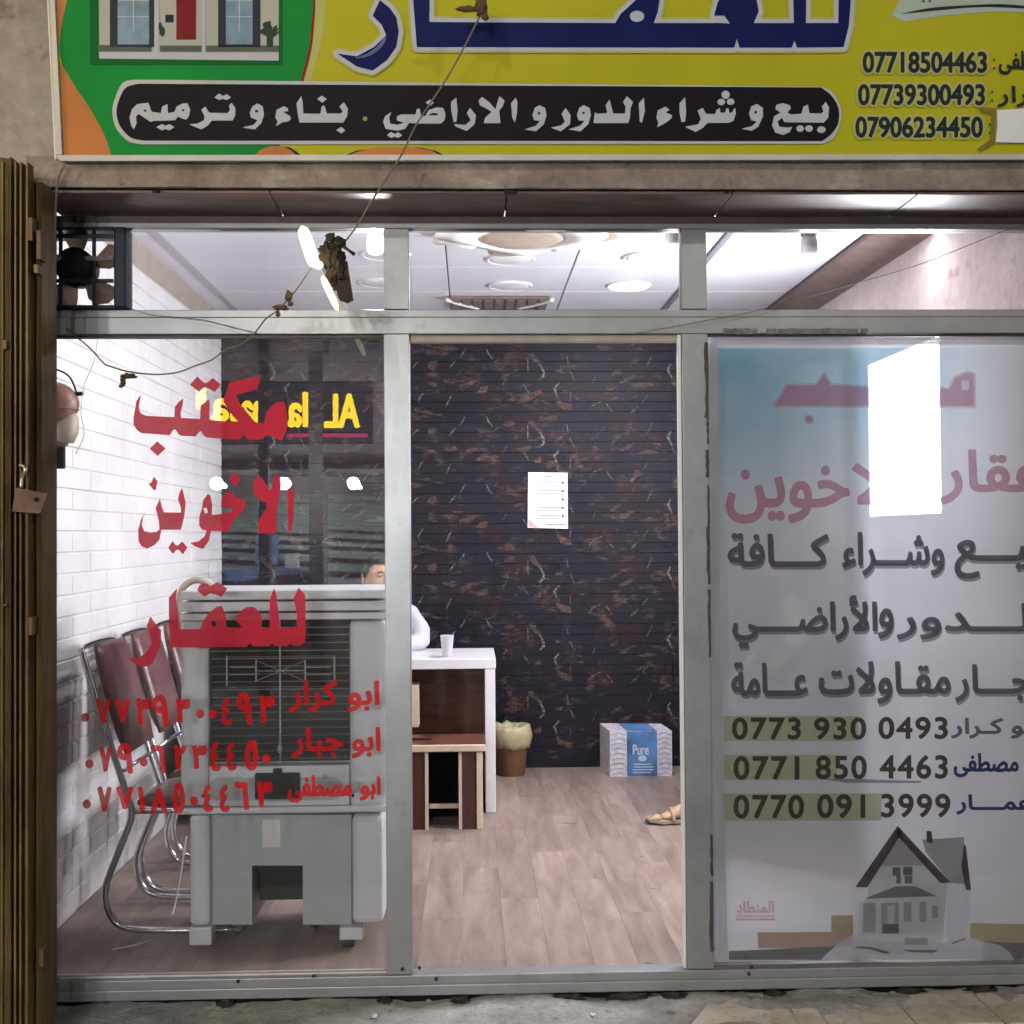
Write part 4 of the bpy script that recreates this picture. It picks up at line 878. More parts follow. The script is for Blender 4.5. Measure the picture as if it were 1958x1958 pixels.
for nm, pts, l_, mm in (('ground_print', [(435,830),(850,828),(975,790),(970,900),(870,915),(440,920)], 1, 'h8'), ('dark_ground_print', [(275,935),(870,908),(800,985),(275,985)], 2, 'h9'), ('straw_print', [(850,735),(972,733),(972,830),(850,830)], 2, 'hy'),
 ('ground_print', [(1630,778),(2200,790),(2200,905),(1630,880)], 1, 'hy'), ('dark_ground_print', [(1700,880),(2200,905),(2200,985),(1700,985)], 2, 'h9'),
 ('snow_print', [(795,982),(830,945),(900,885),(980,838),(1030,880),(1500,890),(1620,855),(1700,880),(1790,900),(1850,940),(1880,984)], 3, 'hs'),
 ('side_wall_print', [(1490,560),(1600,500),(1635,595),(1622,860),(1500,905)], 4, 'h6'), ('side_roof_print', [(1360,310),(1595,295),(1603,470),(1600,560),(1520,552),(1380,380)], 5, 'h3'), ('trim_print', [(1595,335),(1606,345),(1635,592),(1606,592),(1580,460)], 6, 'h2'),
 ('chimney_print', [(1384,262),(1412,262),(1422,330),(1386,325)], 6, 'h2'), ('wall_print', [(1230,262),(1500,552),(1480,830),(1020,850),(1060,562)], 5, 'h4'), ('gable_print', [(1228,262),(1400,455),(1105,455)], 6, 'h1'),
 ('trim_print', [(1222,232),(1252,262),(1052,578),(985,576)], 7, 'h2'), ('trim_print', [(1222,240),(1240,252),(1522,552),(1462,554),(1215,280)], 7, 'h2'),
 ('window_print', rect(1195,465,1238,512), 7, 'h9'), ('window_print', rect(1215,512,1240,555), 7, 'h9'), ('window_print', rect(1254,462,1306,510), 7, 'h9'), ('window_print', rect(1262,514,1306,556), 7, 'h9'),
 ('porch_roof_print', [(1210,572),(1320,570),(1442,626),(1035,642)], 8, 'h5'), ('porch_print', [(1020,642),(1440,628),(1484,640),(1484,840),(1455,925),(1100,935),(990,905),(1000,700)], 7, 'h6'),
 ('glass_print', rect(1030,665,1098,830), 8, 'h7'), ('door_print', rect(1130,665,1230,838), 8, 'h7'), ('door_print', rect(1138,785,1228,836), 9, 'h9'), ('door_print', rect(1165,680,1205,780), 9, 'h6'), ('glass_print', rect(1255,660,1300,770), 8, 'h7'), ('glass_print', rect(1345,660,1385,770), 8, 'h7'), ('glass_print', rect(1415,680,1450,750), 8, 'h7'), ('rail_print', rect(1262,862,1392,900), 8, 'h7'),
 ('trim_print', [(990,908),(1075,912),(1180,940),(1160,952),(1060,925),(988,918)], 9, 'h5'), ('trim_print', [(1240,928),(1450,930),(1425,945),(1300,942)], 9, 'h5'), ('trim_print', [(1525,890),(1600,862),(1602,870),(1530,897)], 9, 'h5')):
    polyo(nm, h(pts), pp(l_), M[mm], po)
printo('lettering', word('المنطاد', 1409, 1479, 1724, 1745), pp(3), M['pr'], po, bold=1.2)
polyo('line_print', rect(1407, 1750, 1482, 1753), pp(3), M['pr'], po); polyo('line_print', rect(1407, 1756, 1482, 1760), pp(3), M['pr'], po)
for q in ([(1575, 1490), (1620, 1497), (1760, 1497), (1762, 1493), (1700, 1492), (1640, 1489)],): polyo('crease', q, pp(4), M['ps'], po)
# ================================================================== FOLDING GATE, HASP
gt = thing('folding_gate', 'rusty olive steel folding gate pushed to the left end of the shopfront', 'gate', (-1.5, -.45, 0))
gX = lambda px: at(px, 1000, -.47).x-.022
leafs = [(-2.1, -1.80, -.46), (-1.80, -1.64, -.50), (-1.64, gX(16), -.47), (gX(17), gX(46), -.50), (gX(62), gX(80), -.485), (gX(81), gX(94.5), -.46)]
for i, (x0, x1, y) in enumerate(leafs):
    b = bmnew(); n_ = max(3, int((x1-x0)/.042)); ztop = 2.56 if i < 4 else 2.50
    pts = []
    for k in range(n_+1):
        x = x0+(x1-x0)*k/n_; pts.append((x, y-.012*(k % 2)-.004*random.random()))
    cols = []
    zs = [-.09+(ztop+.09)*j/40 for j in range(41)]
    for x, yy in pts: cols.append([b.verts.new((x+.0015*mn.noise(Vector((x*9, z*5, 1))), yy+.003*mn.noise(Vector((x*20, z*6, 0))), z)) for z in zs])
    for k in range(n_):
        for j in range(40): b.faces.new((cols[k][j], cols[k+1][j], cols[k+1][j+1], cols[k][j+1]))
    bk = [[b.verts.new((x, y+.16 if i < 4 else y+.12, z)) for z in (zs[0], ztop)] for x in (x0, x1)]
    b.faces.new([c[-1] for c in cols]+[bk[1][1], bk[0][1]]); b.faces.new(cols[0]+[bk[0][1], bk[0][0]]); b.faces.new(cols[-1][::-1]+[bk[1][0], bk[1][1]])
    link('leaf', done(b), M['gate'], gt)
for px, y0, y1 in ((57, 415, 460), (73, 440, 496), (68, 505, 522), (57, 1180, 1215), (78, 1815, 1850), (8, 650, 668), (8, 1155, 1160)):
    a_ = at(px-4, y1, -.52); c_ = at(px+5, y0, -.52); boxo('hinge', (a_.x, c_.x, -.52, -.47, a_.z, c_.z), M['padlock'] if y1-y0 > 25 else M['gate'], gt, .002)
for px, y0, y1 in ((40, 330, 1958), (5, 320, 1958), (52, 330, 1958), (30, 330, 1958)):
    a_ = at(px, 1000, -.515); boxo('rib', (a_.x-.003, a_.x+.003, -.52, -.47, -.09, 2.545), M['gate'], gt, .0015)
hp = [at(23, 978, -.53), at(30, 932, -.53), at(91, 944, -.53), at(76, 982, -.53)]
b = bmnew(); A = [b.verts.new(p) for p in hp]; B = [b.verts.new(p+Vector((0, .02, 0))) for p in hp]; b.faces.new(A); b.faces.new(B[::-1])
for k in range(4): b.faces.new((A[k], B[k], B[(k+1) % 4], A[(k+1) % 4]))
link('hasp', done(b), M['padlock'], gt)
c_ = at(70, 955, -.53); latheo('hasp_eye', [(.007, -.004), (.007, .004)], c_, M['crust'], gt, 12, Matrix.Rotation(math.radians(90), 4, 'X'))
tubeo('latch', [at(40, 932, -.535), at(42, 912, -.535), at(48, 900, -.54), at(46, 892, -.535), at(38, 890, -.53)], .006, M['bright'], gt, 8, 5)
# ================================================================== EXHAUST FAN
ex = thing('exhaust_fan', 'dark navy exhaust fan with bare grille in the upper left window corner', 'fan', tuple(at(160, 590, 0)))
q = lambda x, y, Y=-.045: at(x, y, Y)
def strip(name, x0, y0, x1, y1, d0, d1, mat, par, bev=.002):
    a_ = at(x0, y1, d0); c_ = at(x1, y0, d0); return boxo(name, (a_.x, c_.x, d0, d1, a_.z, c_.z), mat, par, bev)
strip('housing_side', 217, 433, 240, 588, -.060, .03, M['navy'], ex, .006)
strip('housing_rail', 60, 433, 216.5, 440, -.05, .11, M['navy'], ex); strip('housing_rail', 60, 583, 216.5, 590, -.05, .11, M['navy'], ex)
for y0, y1 in ((447, 455), (490, 498), (533, 540)): strip('grille_bar', 60, y0, 216, y1, -.045, -.036, M['navy'] if y0 != 490 else M['tape2'], ex, .001)
for x0, x1 in ((112, 119), (176, 183)): strip('grille_bar', x0, 440, x1, 583, -.034, -.028, M['navy'], ex, .001)
M['bladep'] = ink('translucent beige blade', (.34, .27, .22), 0, .6); hc = at(150, 514, .01); RX = Matrix.Rotation(math.radians(90), 4, 'X')
latheo('motor', [(.0, -.045), (.055, -.045), (.062, -.03), (.062, .05), (.03, .06)], hc, M['black'], ex, 28, RX)
boxo('motor_case', (hc.x-.058, hc.x+.060, -.028, -.012, hc.z-.030, hc.z+.028), M['black'], ex, .004)
for k in range(5):
    a_ = k*math.pi*.4+.5; b = bmnew(); pr = [(.050, -.30), (.07, -.46), (.105, -.50), (.134, -.36), (.147, -.12), (.146, .12), (.128, .30), (.095, .30), (.05, .22)]
    A = [b.verts.new((hc.x+r_*math.cos(a_+t_), .03+.020*math.sin(t_*3), hc.z+r_*math.sin(a_+t_))) for r_, t_ in pr]; f_ = b.faces.new(A)
    g_ = bmesh.ops.extrude_face_region(b, geom=[f_]); [setattr(v, 'co', v.co+Vector((0, .003, 0))) for v in g_['geom'] if isinstance(v, bmesh.types.BMVert)]
    link('blade', done(b), M['bladep'], ex)
# ================================================================== WALL FIXTURE ON THE LEFT WALL
wf = thing('wall_fixture', 'terracotta domed fixture on a black bracket hanging high on the white brick wall', 'wall fixture', (-1.53, .36, 1.75))
Yf = .34; e_ = at(100, 772, Yf)
lump('dome', (e_.x+.01, Yf, e_.z), (.082, .075, .078), M['brownplastic'], wf, .06, 2, 4, 1); tubeo('dome_rim', [(e_.x+.01+.080*math.cos(a_), Yf+.074*math.sin(a_), e_.z-.02) for a_ in [k*math.pi/12 for k in range(25)]], .004, M['cornice_r'], wf, 6)
latheo('neck', [(.012, 0), (.040, .01), (.045, .05), (.03, .10), (.012, .12)], at(118, 846, Yf), M['beige'], wf, 20, Matrix.Rotation(math.radians(18), 4, 'Y'))
tubeo('arm', [at(85, 704, Yf), at(112, 708, Yf), at(134, 722, Yf), at(147, 752, Yf)], .0035, M['black'], wf, 8, 6)
lump('clip', at(151, 753, Yf), (.022, .012, .008), M['black'], wf, .3, 3, 2)
strip('bracket', 106, 852, 122, 896, Yf-.01, Yf+.012, M['black'], wf, .003); strip('bracket', 96, 842, 126, 853, Yf-.012, Yf+.02, M['tape2'], wf, .003); strip('bracket', 98, 806, 106, 842, Yf-.01, Yf+.01, M['black'], wf, .002)
tubeo('cord', [at(187, 645, .30), at(180, 690, .32), at(160, 740, .33), at(155, 790, .34), at(161, 830, .34), at(145, 868, .34)], .0018, M['offw'], wf, 6, 6)
# ================================================================== WIRES AND THE HANGING LAMP
wy = lambda t: -.62+(.50)*t
tr = [(935, -30), (925, 12), (898, 70), (860, 140), (828, 190), (795, 240), (770, 292), (745, 332), (715, 378), (702, 398), (684, 430), (660, 462)]
w1 = thing('hanging_wire', 'dusty wire running from the sign down to the taped lamp', 'wire', tuple(at(925, 12, -.6)))
tubeo('wire', [at(x, y, -.62+.14*i/11) for i, (x, y) in enumerate(tr)], .0028, M['wire'], w1, 6, 4)
pk = at(920, 10, -.615); lump('knot', pk, (.016, .012, .026), M['twine'], w1, .6, 4, 3, 3); lump('knot', at(893, 17, -.615), (.030, .008, .008), M['twine'], w1, .6, 4, 3, 5); lump('knot', at(927, 30, -.615), (.010, .008, .012), M['twine'], w1, .6, 4, 3, 9)
w2 = thing('looped_wire', 'thin knotted wire sagging from the taped lamp across the left pane', 'wire', tuple(at(240, 712, -.3)))
tr = [(602, 502), (582, 532), (562, 560), (552, 570), (535, 590), (510, 608), (500, 620), (482, 642), (458, 660), (432, 668), (405, 688), (372, 700), (340, 712), (300, 716), (262, 713), (238, 709), (216, 702), (200, 696), (180, 674), (160, 655), (143, 642), (128, 628)]
tubeo('wire', [at(x, y, -.48+.40*(i/21)**1.2) for i, (x, y) in enumerate(tr)], .0026, M['wire'], w2, 6, 4)
for (x, y, r1, r3, s_) in ((552, 566, .010, .016, 2), (536, 588, .020, .008, 4), (532, 600, .006, .008, 6), (556, 581, .008, .006, 11)): lump('knot', at(x, y, -.47), (r1, .008, r3), M['twine'], w2, .6, 4, 3, s_)
for (x, y, r1, r3, s_) in ((246, 719, .024, .008, 3), (235, 730, .008, .016, 8), (231, 738, .005, .006, 9)): lump('knot', at(x, y, -.12), (r1, .008, r3), M['twine'], w2, .6, 4, 3, s_)
w3 = thing('thin_wire', 'thin dark wire slanting up across the right end of the transom', 'wire', tuple(at(1460, 591, -.06)))
tubeo('wire', [at(x, y, -.06) for x, y in ((1215, 637), (1300, 622), (1380, 607), (1460, 591), (1600, 552), (1760, 505), (1913, 444), (1975, 425))], .0014, M['wire2'], w3, 6, 4)
w4 = thing('thin_wire', 'thin dark wire drooping over the left end of the transom beside the fan', 'wire', tuple(at(300, 605, -.06)))
tubeo('wire', [at(x, y, -.06) for x, y in ((97, 420), (130, 428), (160, 440), (200, 500), (250, 590), (290, 602), (340, 607), (390, 612), (430, 622), (492, 637))][4:], .0014, M['wire2'], w4, 6, 4)
w5 = thing('vertical_cable', 'pale cable hanging straight down the gate side below the sign corner', 'cable', tuple(at(110, 380, -.34)))
tubeo('cable', [at(x, y, -.36) for x, y in ((123, 316), (112, 340), (107, 380), (105, 432), (104, 470), (98, 520))], .0038, M['wire'], w5, 8, 5)
hl = thing('hanging_lamp', 'glowing twin tube lamp bound with dark tape hanging on the wire', 'lamp', tuple(at(625, 480, -.48)))
M['glow'] = emis('warm lit lamp tube', (1.0, .82, .46), 2.6)
Yl = -.48
def capsule(name, a_, c_, r1, r2, mat, par):
    a_ = Vector(a_); c_ = Vector(c_); P = []; R_ = []
    for k in range(13): t = k/12; P.append(a_.lerp(c_, t)); e = min(1, math.sqrt(max(0.02, 1-abs(2*t-1)**5))); R_.append((r1+(r2-r1)*t)*e)
    b = bmnew(); tube(b, P, R_, 12); return link(name, done(b, True), mat, par)
capsule('tube', at(577, 432, Yl), at(603, 512, Yl), .019, .020, M['glow'], hl); capsule('tube', at(616, 527, Yl), at(646, 594, Yl), .011, .009, M['glow'], hl)
b = bmnew(); bmesh.ops.create_icosphere(b, subdivisions=3, radius=.0125, matrix=Matrix.Translation(at(610, 507, Yl-.02))); link('bulb', done(b, True), M['glow'], hl)
lump('tape_bundle', at(633, 490, Yl), (.033, .020, .040), M['rag'], hl, .7, 5, 4, 2); lump('tape_bundle', at(644, 520, Yl), (.026, .018, .045), M['rag'], hl, .7, 5, 4, 6)
b = bmnew(); P4 = [at(x, y, Yl-.01) for x, y in ((632, 520), (664, 498), (675, 572), (663, 578), (648, 572))]; A = [b.verts.new(p) for p in P4]; B = [b.verts.new(p+Vector((0, .022, 0))) for p in P4]; b.faces.new(A); b.faces.new(B[::-1])
for k in range(5): b.faces.new((A[k], B[k], B[(k+1) % 5], A[(k+1) % 5]))
link('lamp_base', done(b), M['rag'], hl)
lump('wire_twist', at(632, 454, Yl), (.014, .010, .013), M['rag'], hl, .7, 5, 3, 4); lump('wire_twist', at(648, 462, Yl), (.016, .012, .016), M['rag'], hl, .7, 5, 3, 14)
tubeo('wire_tail', [at(655, 470, Yl), at(666, 478, Yl), at(678, 487, Yl)], [.006, .004, .006], M['rag'], hl, 6); tubeo('wire_tail', [at(605, 496, Yl), at(596, 498, Yl), at(592, 508, Yl)], [.004, .006, .003], M['rag'], hl, 6)
lamp('POINT', 'hanging_lamp_light', tuple(at(600, 500, Yl-.06)), .5, (1, .74, .42), .03)
# ================================================================== CEILING FIXTURES AND INTERIOR LIGHT
COOL = (.93, .93, 1.0)
M['lit'] = emis('lit lamp glass', (.97, .96, 1.0), 14); M['unlit'] = simple('unlit lamp diffuser', (.78, .77, .80), .35)
M['litw'] = emis('lit warm bulb glass', (1.0, .93, .90), 5); M['screen'] = emis('glowing white screen', (.93, .94, 1.0), 50)
def downlight(px, py, lit):
    p = on(px, py, (0, 0, ZC-.003), (0, 0, 1))
    t = thing('ceiling_light', None, 'ceiling light', (p.x, p.y, ZC), None if lit else 'unlit round ceiling lights')
    t['label'] = 'lit round ceiling light glowing white above the doorway' if lit else None or 'unlit round white ceiling light set in the panels'
    latheo('trim', [(.122, 0), (.122, -.004), (.114, -.010), (.104, -.008), (.104, 0)], (p.x, p.y, ZC-.0005), M['unlit'], t, 40)
    latheo('diffuser', [(.103, -.001), (.103, -.007 if not lit else -.013), (.09, -.010 if not lit else -.017)], (p.x, p.y, ZC-.0005), M['lit'] if lit else M['unlit'], t, 40)
    return t, p
for px, py, lit, lab in ((1202, 546, 1, None), (1237, 492, 0, 'unlit round ceiling light nearest above the lit one'), (976, 496, 0, 'unlit round ceiling light just behind the ceiling fan'), (975, 546, 0, 'unlit round ceiling light level with the lit one, behind the fan'), (738, 487, 0, 'unlit round ceiling light beside the first mullion, nearer one'), (730, 541, 0, 'unlit round ceiling light beside the first mullion, farther one')):
    t, p = downlight(px, py, lit)
    if lab: t['label'] = lab
    if lit: lamp('AREA', 'ceiling_light_lamp', (p.x, p.y, ZC-.02), 38, COOL, .2)
W_BULB = (30, 1.2, .6)
for i, (px, py, mm, lab) in enumerate(((718, 463, 'lit', 'bright lamp bulb hanging left of the first mullion'), (1288, 452, 'unlit', 'white bulb tucked beside the second mullion top'), (1547, 468, 'unlit', 'white bulb with brown cap behind the upper right pane'))):
    p = at(px, py+8, .32); t = thing('lamp_bulb', lab, 'light bulb', (p.x, p.y, ZC), 'bulbs hanging under the front ceiling')
    z = p.z
    latheo('cap', [(.010, .0), (.010, -(ZC-z-.10)), (.029, -(ZC-z-.095)), (.031, -(ZC-z-.050)), (.027, -(ZC-z-.045))], (p.x, p.y, ZC), M['cornice'], t, 24)
    latheo('glass', [(.026, .044), (.032, .02), (.032, -.010), (.023, -.026), (.007, -.031)], (p.x, p.y, z), M['litw'] if mm == 'lit' else M['unlit'], t, 28)
    lamp('POINT', 'lamp_bulb_light', (p.x, p.y, z-.075), W_BULB[i], (1, .95, .93), .035)
# box fan in the ceiling
fc = on(997, 462, (0, 0, 2.70), (0, 0, 1)); cf = thing('ceiling_fan', 'white drum ceiling fan with a brown grille in front of the doorway ceiling', 'fan', (fc.x, fc.y, ZC))
def fan_ring(r0, r1, z0, z1, lob=0, seg=64):
    b = bmnew(); R_ = []
    for k in range(seg):
        a_ = k*2*math.pi/seg; kk = 1+lob*abs(math.cos(2*a_))**3
        R_.append([b.verts.new((fc.x+r*kk2*math.cos(a_), fc.y+r*kk2*math.sin(a_), z)) for r, z, kk2 in ((r0, z0, 1), (r1, z0+.015, kk), (r1, z1, kk), (r0, z1, 1))])
    for k in range(seg):
        A, B = R_[k], R_[(k+1) % seg]
        for j in range(4): b.faces.new((A[j], A[(j+1) % 4], B[(j+1) % 4], B[j]))
    return done(b, True)
link('drum', fan_ring(.19, .275, 2.705, 2.75, .35), M['white'], cf)
latheo('grille', [(.188, .0), (.188, -.008), (.15, -.022), (.05, -.03)], (fc.x, fc.y, 2.722), M['beige'], cf, 48)
latheo('hub_cap', [(.035, 0), (.035, -.010), (.02, -.014)], (fc.x-.0, fc.y+.10, 2.712), M['white'], cf, 24)
for k in range(4):
    a_ = math.radians(45+90*k+8); c0 = Vector((fc.x, fc.y, 2.735)); c1 = c0+Vector((math.cos(a_)*.26, math.sin(a_)*.26, 0)); c2 = c0+Vector((math.cos(a_)*.46, math.sin(a_)*.46, .045))
    tubeo('arm', [c1, (c1+c2)/2-Vector((0, 0, .005)), c2], [.032, .02, .03], M['white'], cf, 10)
for k in range(4):
    a_ = math.radians(90*k+8); c1 = Vector((fc.x+math.cos(a_)*.36, fc.y+math.sin(a_)*.36, 2.735))
    b = bmnew(); lathe(b, [(.085, .02), (.09, 0), (.06, -.006)], c1, 24); link('blade_tip', done(b, True), M['beige'], cf)
latheo('mount', [(.05, 0), (.05, .045)], (fc.x, fc.y, 2.743), M['white'], cf, 24)
# long dark slatted band in the ceiling near the back wall
M['slatwork'] = simple('muted grey vent', (.15, .125, .14), .5); cg = thing('ceiling_band', 'dark slatted band with white curved ends far back in the ceiling', 'slatwork', (0, 3, ZC))
g0 = on(862, 590, (0, 0, ZC-.02), (0, 0, 1)); g1 = on(1050, 572, (0, 0, ZC-.02), (0, 0, 1))
boxo('frame', (g0.x, g1.x, g1.y, g1.y+.36, ZC-.018, ZC-.0005), M['cornice_r'], cg, .004)
for k in range(9):
    x = g0.x+(g1.x-g0.x)*(k+.5)/9; boxo('slat', (x-.022, x+.022, g1.y+.02, g1.y+.34, ZC-.026, ZC-.0185), M['slatwork'], cg, .002)
for x, s_ in ((g0.x, 1), (g1.x, -1)): tubeo('end_trim', [(x-.02*s_, g1.y+.0, ZC-.022), (x+.05*s_, g1.y+.12, ZC-.022), (x+.16*s_, g1.y+.26, ZC-.022)], .012, M['white'], cg, 8, 6)
# fluorescent batten high on the right
bt = thing('tube_light', 'lit white batten light high in the right pane', 'ceiling light', (1.7, 1.15, 2.72))
a_ = at(1619, 443, .95); c_ = at(1797, 441, .95)
boxo('tube', (a_.x, c_.x, .935, .965, a_.z-.004, a_.z+.026), M['lit'], bt, .01); boxo('housing', (a_.x-.01, c_.x+.01, .93, .97, a_.z+.0265, a_.z+.055), M['white'], bt, .004)
for x in (a_.x+.05, c_.x-.05): boxo('hanger', (x-.004, x+.004, .945, .955, a_.z+.0555, ZC), M['white'], bt, 0)
lamp('AREA', 'tube_light_lamp', ((a_.x+c_.x)/2, .95, a_.z-.02), 4, COOL, .45, None, .06)
# screen on the right wall
q0 = on(1655, 843, (XR-.045, 0, 0), (1, 0, 0)); q1 = on(1797.5, 810, (XR-.045, 0, 0), (1, 0, 0))
zt_ = on(1797.5, 641, (XR-.045, 0, 0), (1, 0, 0)).z; zb_ = on(1797.5, 981, (XR-.045, 0, 0), (1, 0, 0)).z
tv = thing('wall_screen', 'glowing white screen seen edge-on through the poster on the right wall', 'screen', (XR, (q0.y+q1.y)/2, zb_))
boxo('screen', (XR-.047, XR-.045, q1.y, q0.y, zb_, zt_), M['screen'], tv, 0); boxo('casing', (XR-.0445, XR-.006, q1.y-.002, q0.y+.002, zb_-.002, zt_+.002), M['white'], tv, .003)
# ================================================================== AIR COOLER
ac = thing('air_cooler', 'tall grey evaporative air cooler standing behind the left pane', 'air cooler', (-.65, .45, 0))
YC = .24; YK = .70
def cb(name, x0, y0, x1, y1, d0=YC, d1=YK, mat='cooler', bev=.008, ref=YC):
    a_ = at(x0, y1, ref); c_ = at(x1, y0, ref); return boxo(name, (a_.x, c_.x, d0, d1, a_.z, c_.z), M[mat], ac, bev)
cb('lid', 347, 1127, 741, 1148, YC-.010, YK+.01, 'cooler', .004); cb('lid', 343, 1148.2, 742, 1170, YC-.012, YK+.015, 'cooler', .003); cb('lid_handle', 690, 1128, 733, 1144, YC-.016, YC-.0065, 'cooler', .004)
cb('top_panel', 345, 1170.5, 738, 1186.8, YC-.004, YK, 'cooler', .002)
cb('side_panel', 345, 1187, 399, 1543, YC, YC+.07, 'cooler', .014); cb('side_panel', 669, 1187, 738, 1543, YC, YC+.07, 'cooler', .016)
cb('lower_panel', 400, 1463, 668, 1543, YC+.002, YC+.07, 'cooler', .003)
cb('case', 347, 1187, 736, 1543, YC+.071, YK, 'cooler', .01)
cb('pad', 400, 1187, 668, 1462, YC+.045, YC+.069, 'cooler_in', 0)
for k in range(18):
    y = 1199+k*14.8
    cb('louvre', 401, y, 667, y+3.2, YC+.010, YC+.034, 'louver', 0)
for x in (534,): cb('grille_bar', x, 1187, x+2, 1462, YC+.006, YC+.009, 'louver', 0)
for x0, y0, x1, y1 in ((432, 1254, 640, 1256.5), (432, 1312, 640, 1314.5), (432, 1254, 434.5, 1312), (638, 1254, 640.5, 1312), (440, 1275, 488, 1277), (440, 1289, 488, 1291), (488, 1262, 490.5, 1303), (582, 1262, 584.5, 1303), (584, 1275, 632, 1277), (584, 1289, 632, 1291), (490, 1281.5, 582, 1284)): cb('grille_ornament', x0, y0, x1, y1, YC+.002, YC+.0055, 'louver', 0)
for p_, q_ in (((490, 1263), (583, 1302)), ((490, 1302), (583, 1263))): tubeo('grille_ornament', [at(*p_, YC+.004), at(*q_, YC+.004)], .0012, M['louver'], ac, 6)
lump('swing_knob', at(535, 1432, YC+.002), (.010, .008, .016), M['louver'], ac, .1, 2, 2); lump('swing_knob', at(487, 1420, YC+.002), (.006, .006, .008), M['louver'], ac, .1, 2, 2)
b = bmnew(); cc_ = [at(x, y, YC-.002) for x, y in ([(402+20+22*math.cos(t)-2, 1509+22*math.sin(t)) for t in [math.pi*.5+k*math.pi/8 for k in range(9)]]+[(635+22*math.cos(t), 1508+22*math.sin(t)) for t in [-math.pi*.5+k*math.pi/8 for k in range(9)]])]
A = [b.verts.new(p) for p in cc_]; f_ = b.faces.new(A); g_ = bmesh.ops.extrude_face_region(b, geom=[f_]); [setattr(v, 'co', v.co+Vector((0, .012, 0))) for v in g_['geom'] if isinstance(v, bmesh.types.BMVert)]; link('control_panel', done(b), M['cooler2'], ac)
cb('control_box', 490, 1476, 573, 1526, YC-.030, YC-.003, 'black', .004); cb('control_box', 524, 1468, 539, 1476, YC-.028, YC-.006, 'black', .002)
cb('belt', 340, 1539, 742, 1557, YC-.012, YK+.012, 'cooler', .006)
b = bmnew(); A = [b.verts.new(at(x, y, YC+.035)) for x, y in ((402, 1558), (672, 1558), (672, 1768), (579, 1768), (579, 1655), (482, 1655), (482, 1768), (402, 1768))]; B = [b.verts.new(v.co+Vector((0, YK-YC-.035, 0))) for v in A]; b.faces.new(A); b.faces.new(B[::-1])
for k in range(8): b.faces.new((A[k], B[k], B[(k+1) % 8], A[(k+1) % 8]))
link('tank', done(b), M['cooler2'], ac)
cb('tank_recess', 483, 1656, 578, 1744, YC+.14, YK-.01, 'cooler_in', .004)
cb('corner_post', 362, 1558, 401, 1772, YC+.0, YK, 'cooler', .016); cb('corner_post', 673, 1558, 733, 1768, YC+.0, YK, 'cooler', .022)
cb('leg', 362, 1773, 405, 1808, YC-.004, YC+.07, 'cooler', .006); cb('leg', 649, 1773, 694, 1798, YC-.004, YC+.07, 'cooler', .006)
cb('caster', 652, 1799, 678, 1812, YC+.0, YC+.05, 'black', .006); cb('leg', 700, 1769, 712, 1790, YC+.40, YC+.44, 'cooler2', .003)
for x in (430, 603): 
    p = at(x, 1775, YC+.25); lump('caster', (p.x, YC+.25, .03), (.03, .022, .03), M['black'], ac, .1, 2, 3)
cb('sticker', 499, 1571, 533, 1625, YC+.033, YC+.0345, 'offw', 0)
for x in (389, 675): p = at(x, 1521, YC); latheo('screw', [(.006, 0), (.006, .004)], p, M['black'], ac, 10, RX)
tubeo('power_cord', [at(356, 1600, .72), at(344, 1680, .72), at(330, 1745, .70), at(300, 1790, .45), at(262, 1806, .30), at(215, 1815, .26)], .0035, M['offw'], ac, 8, 6)
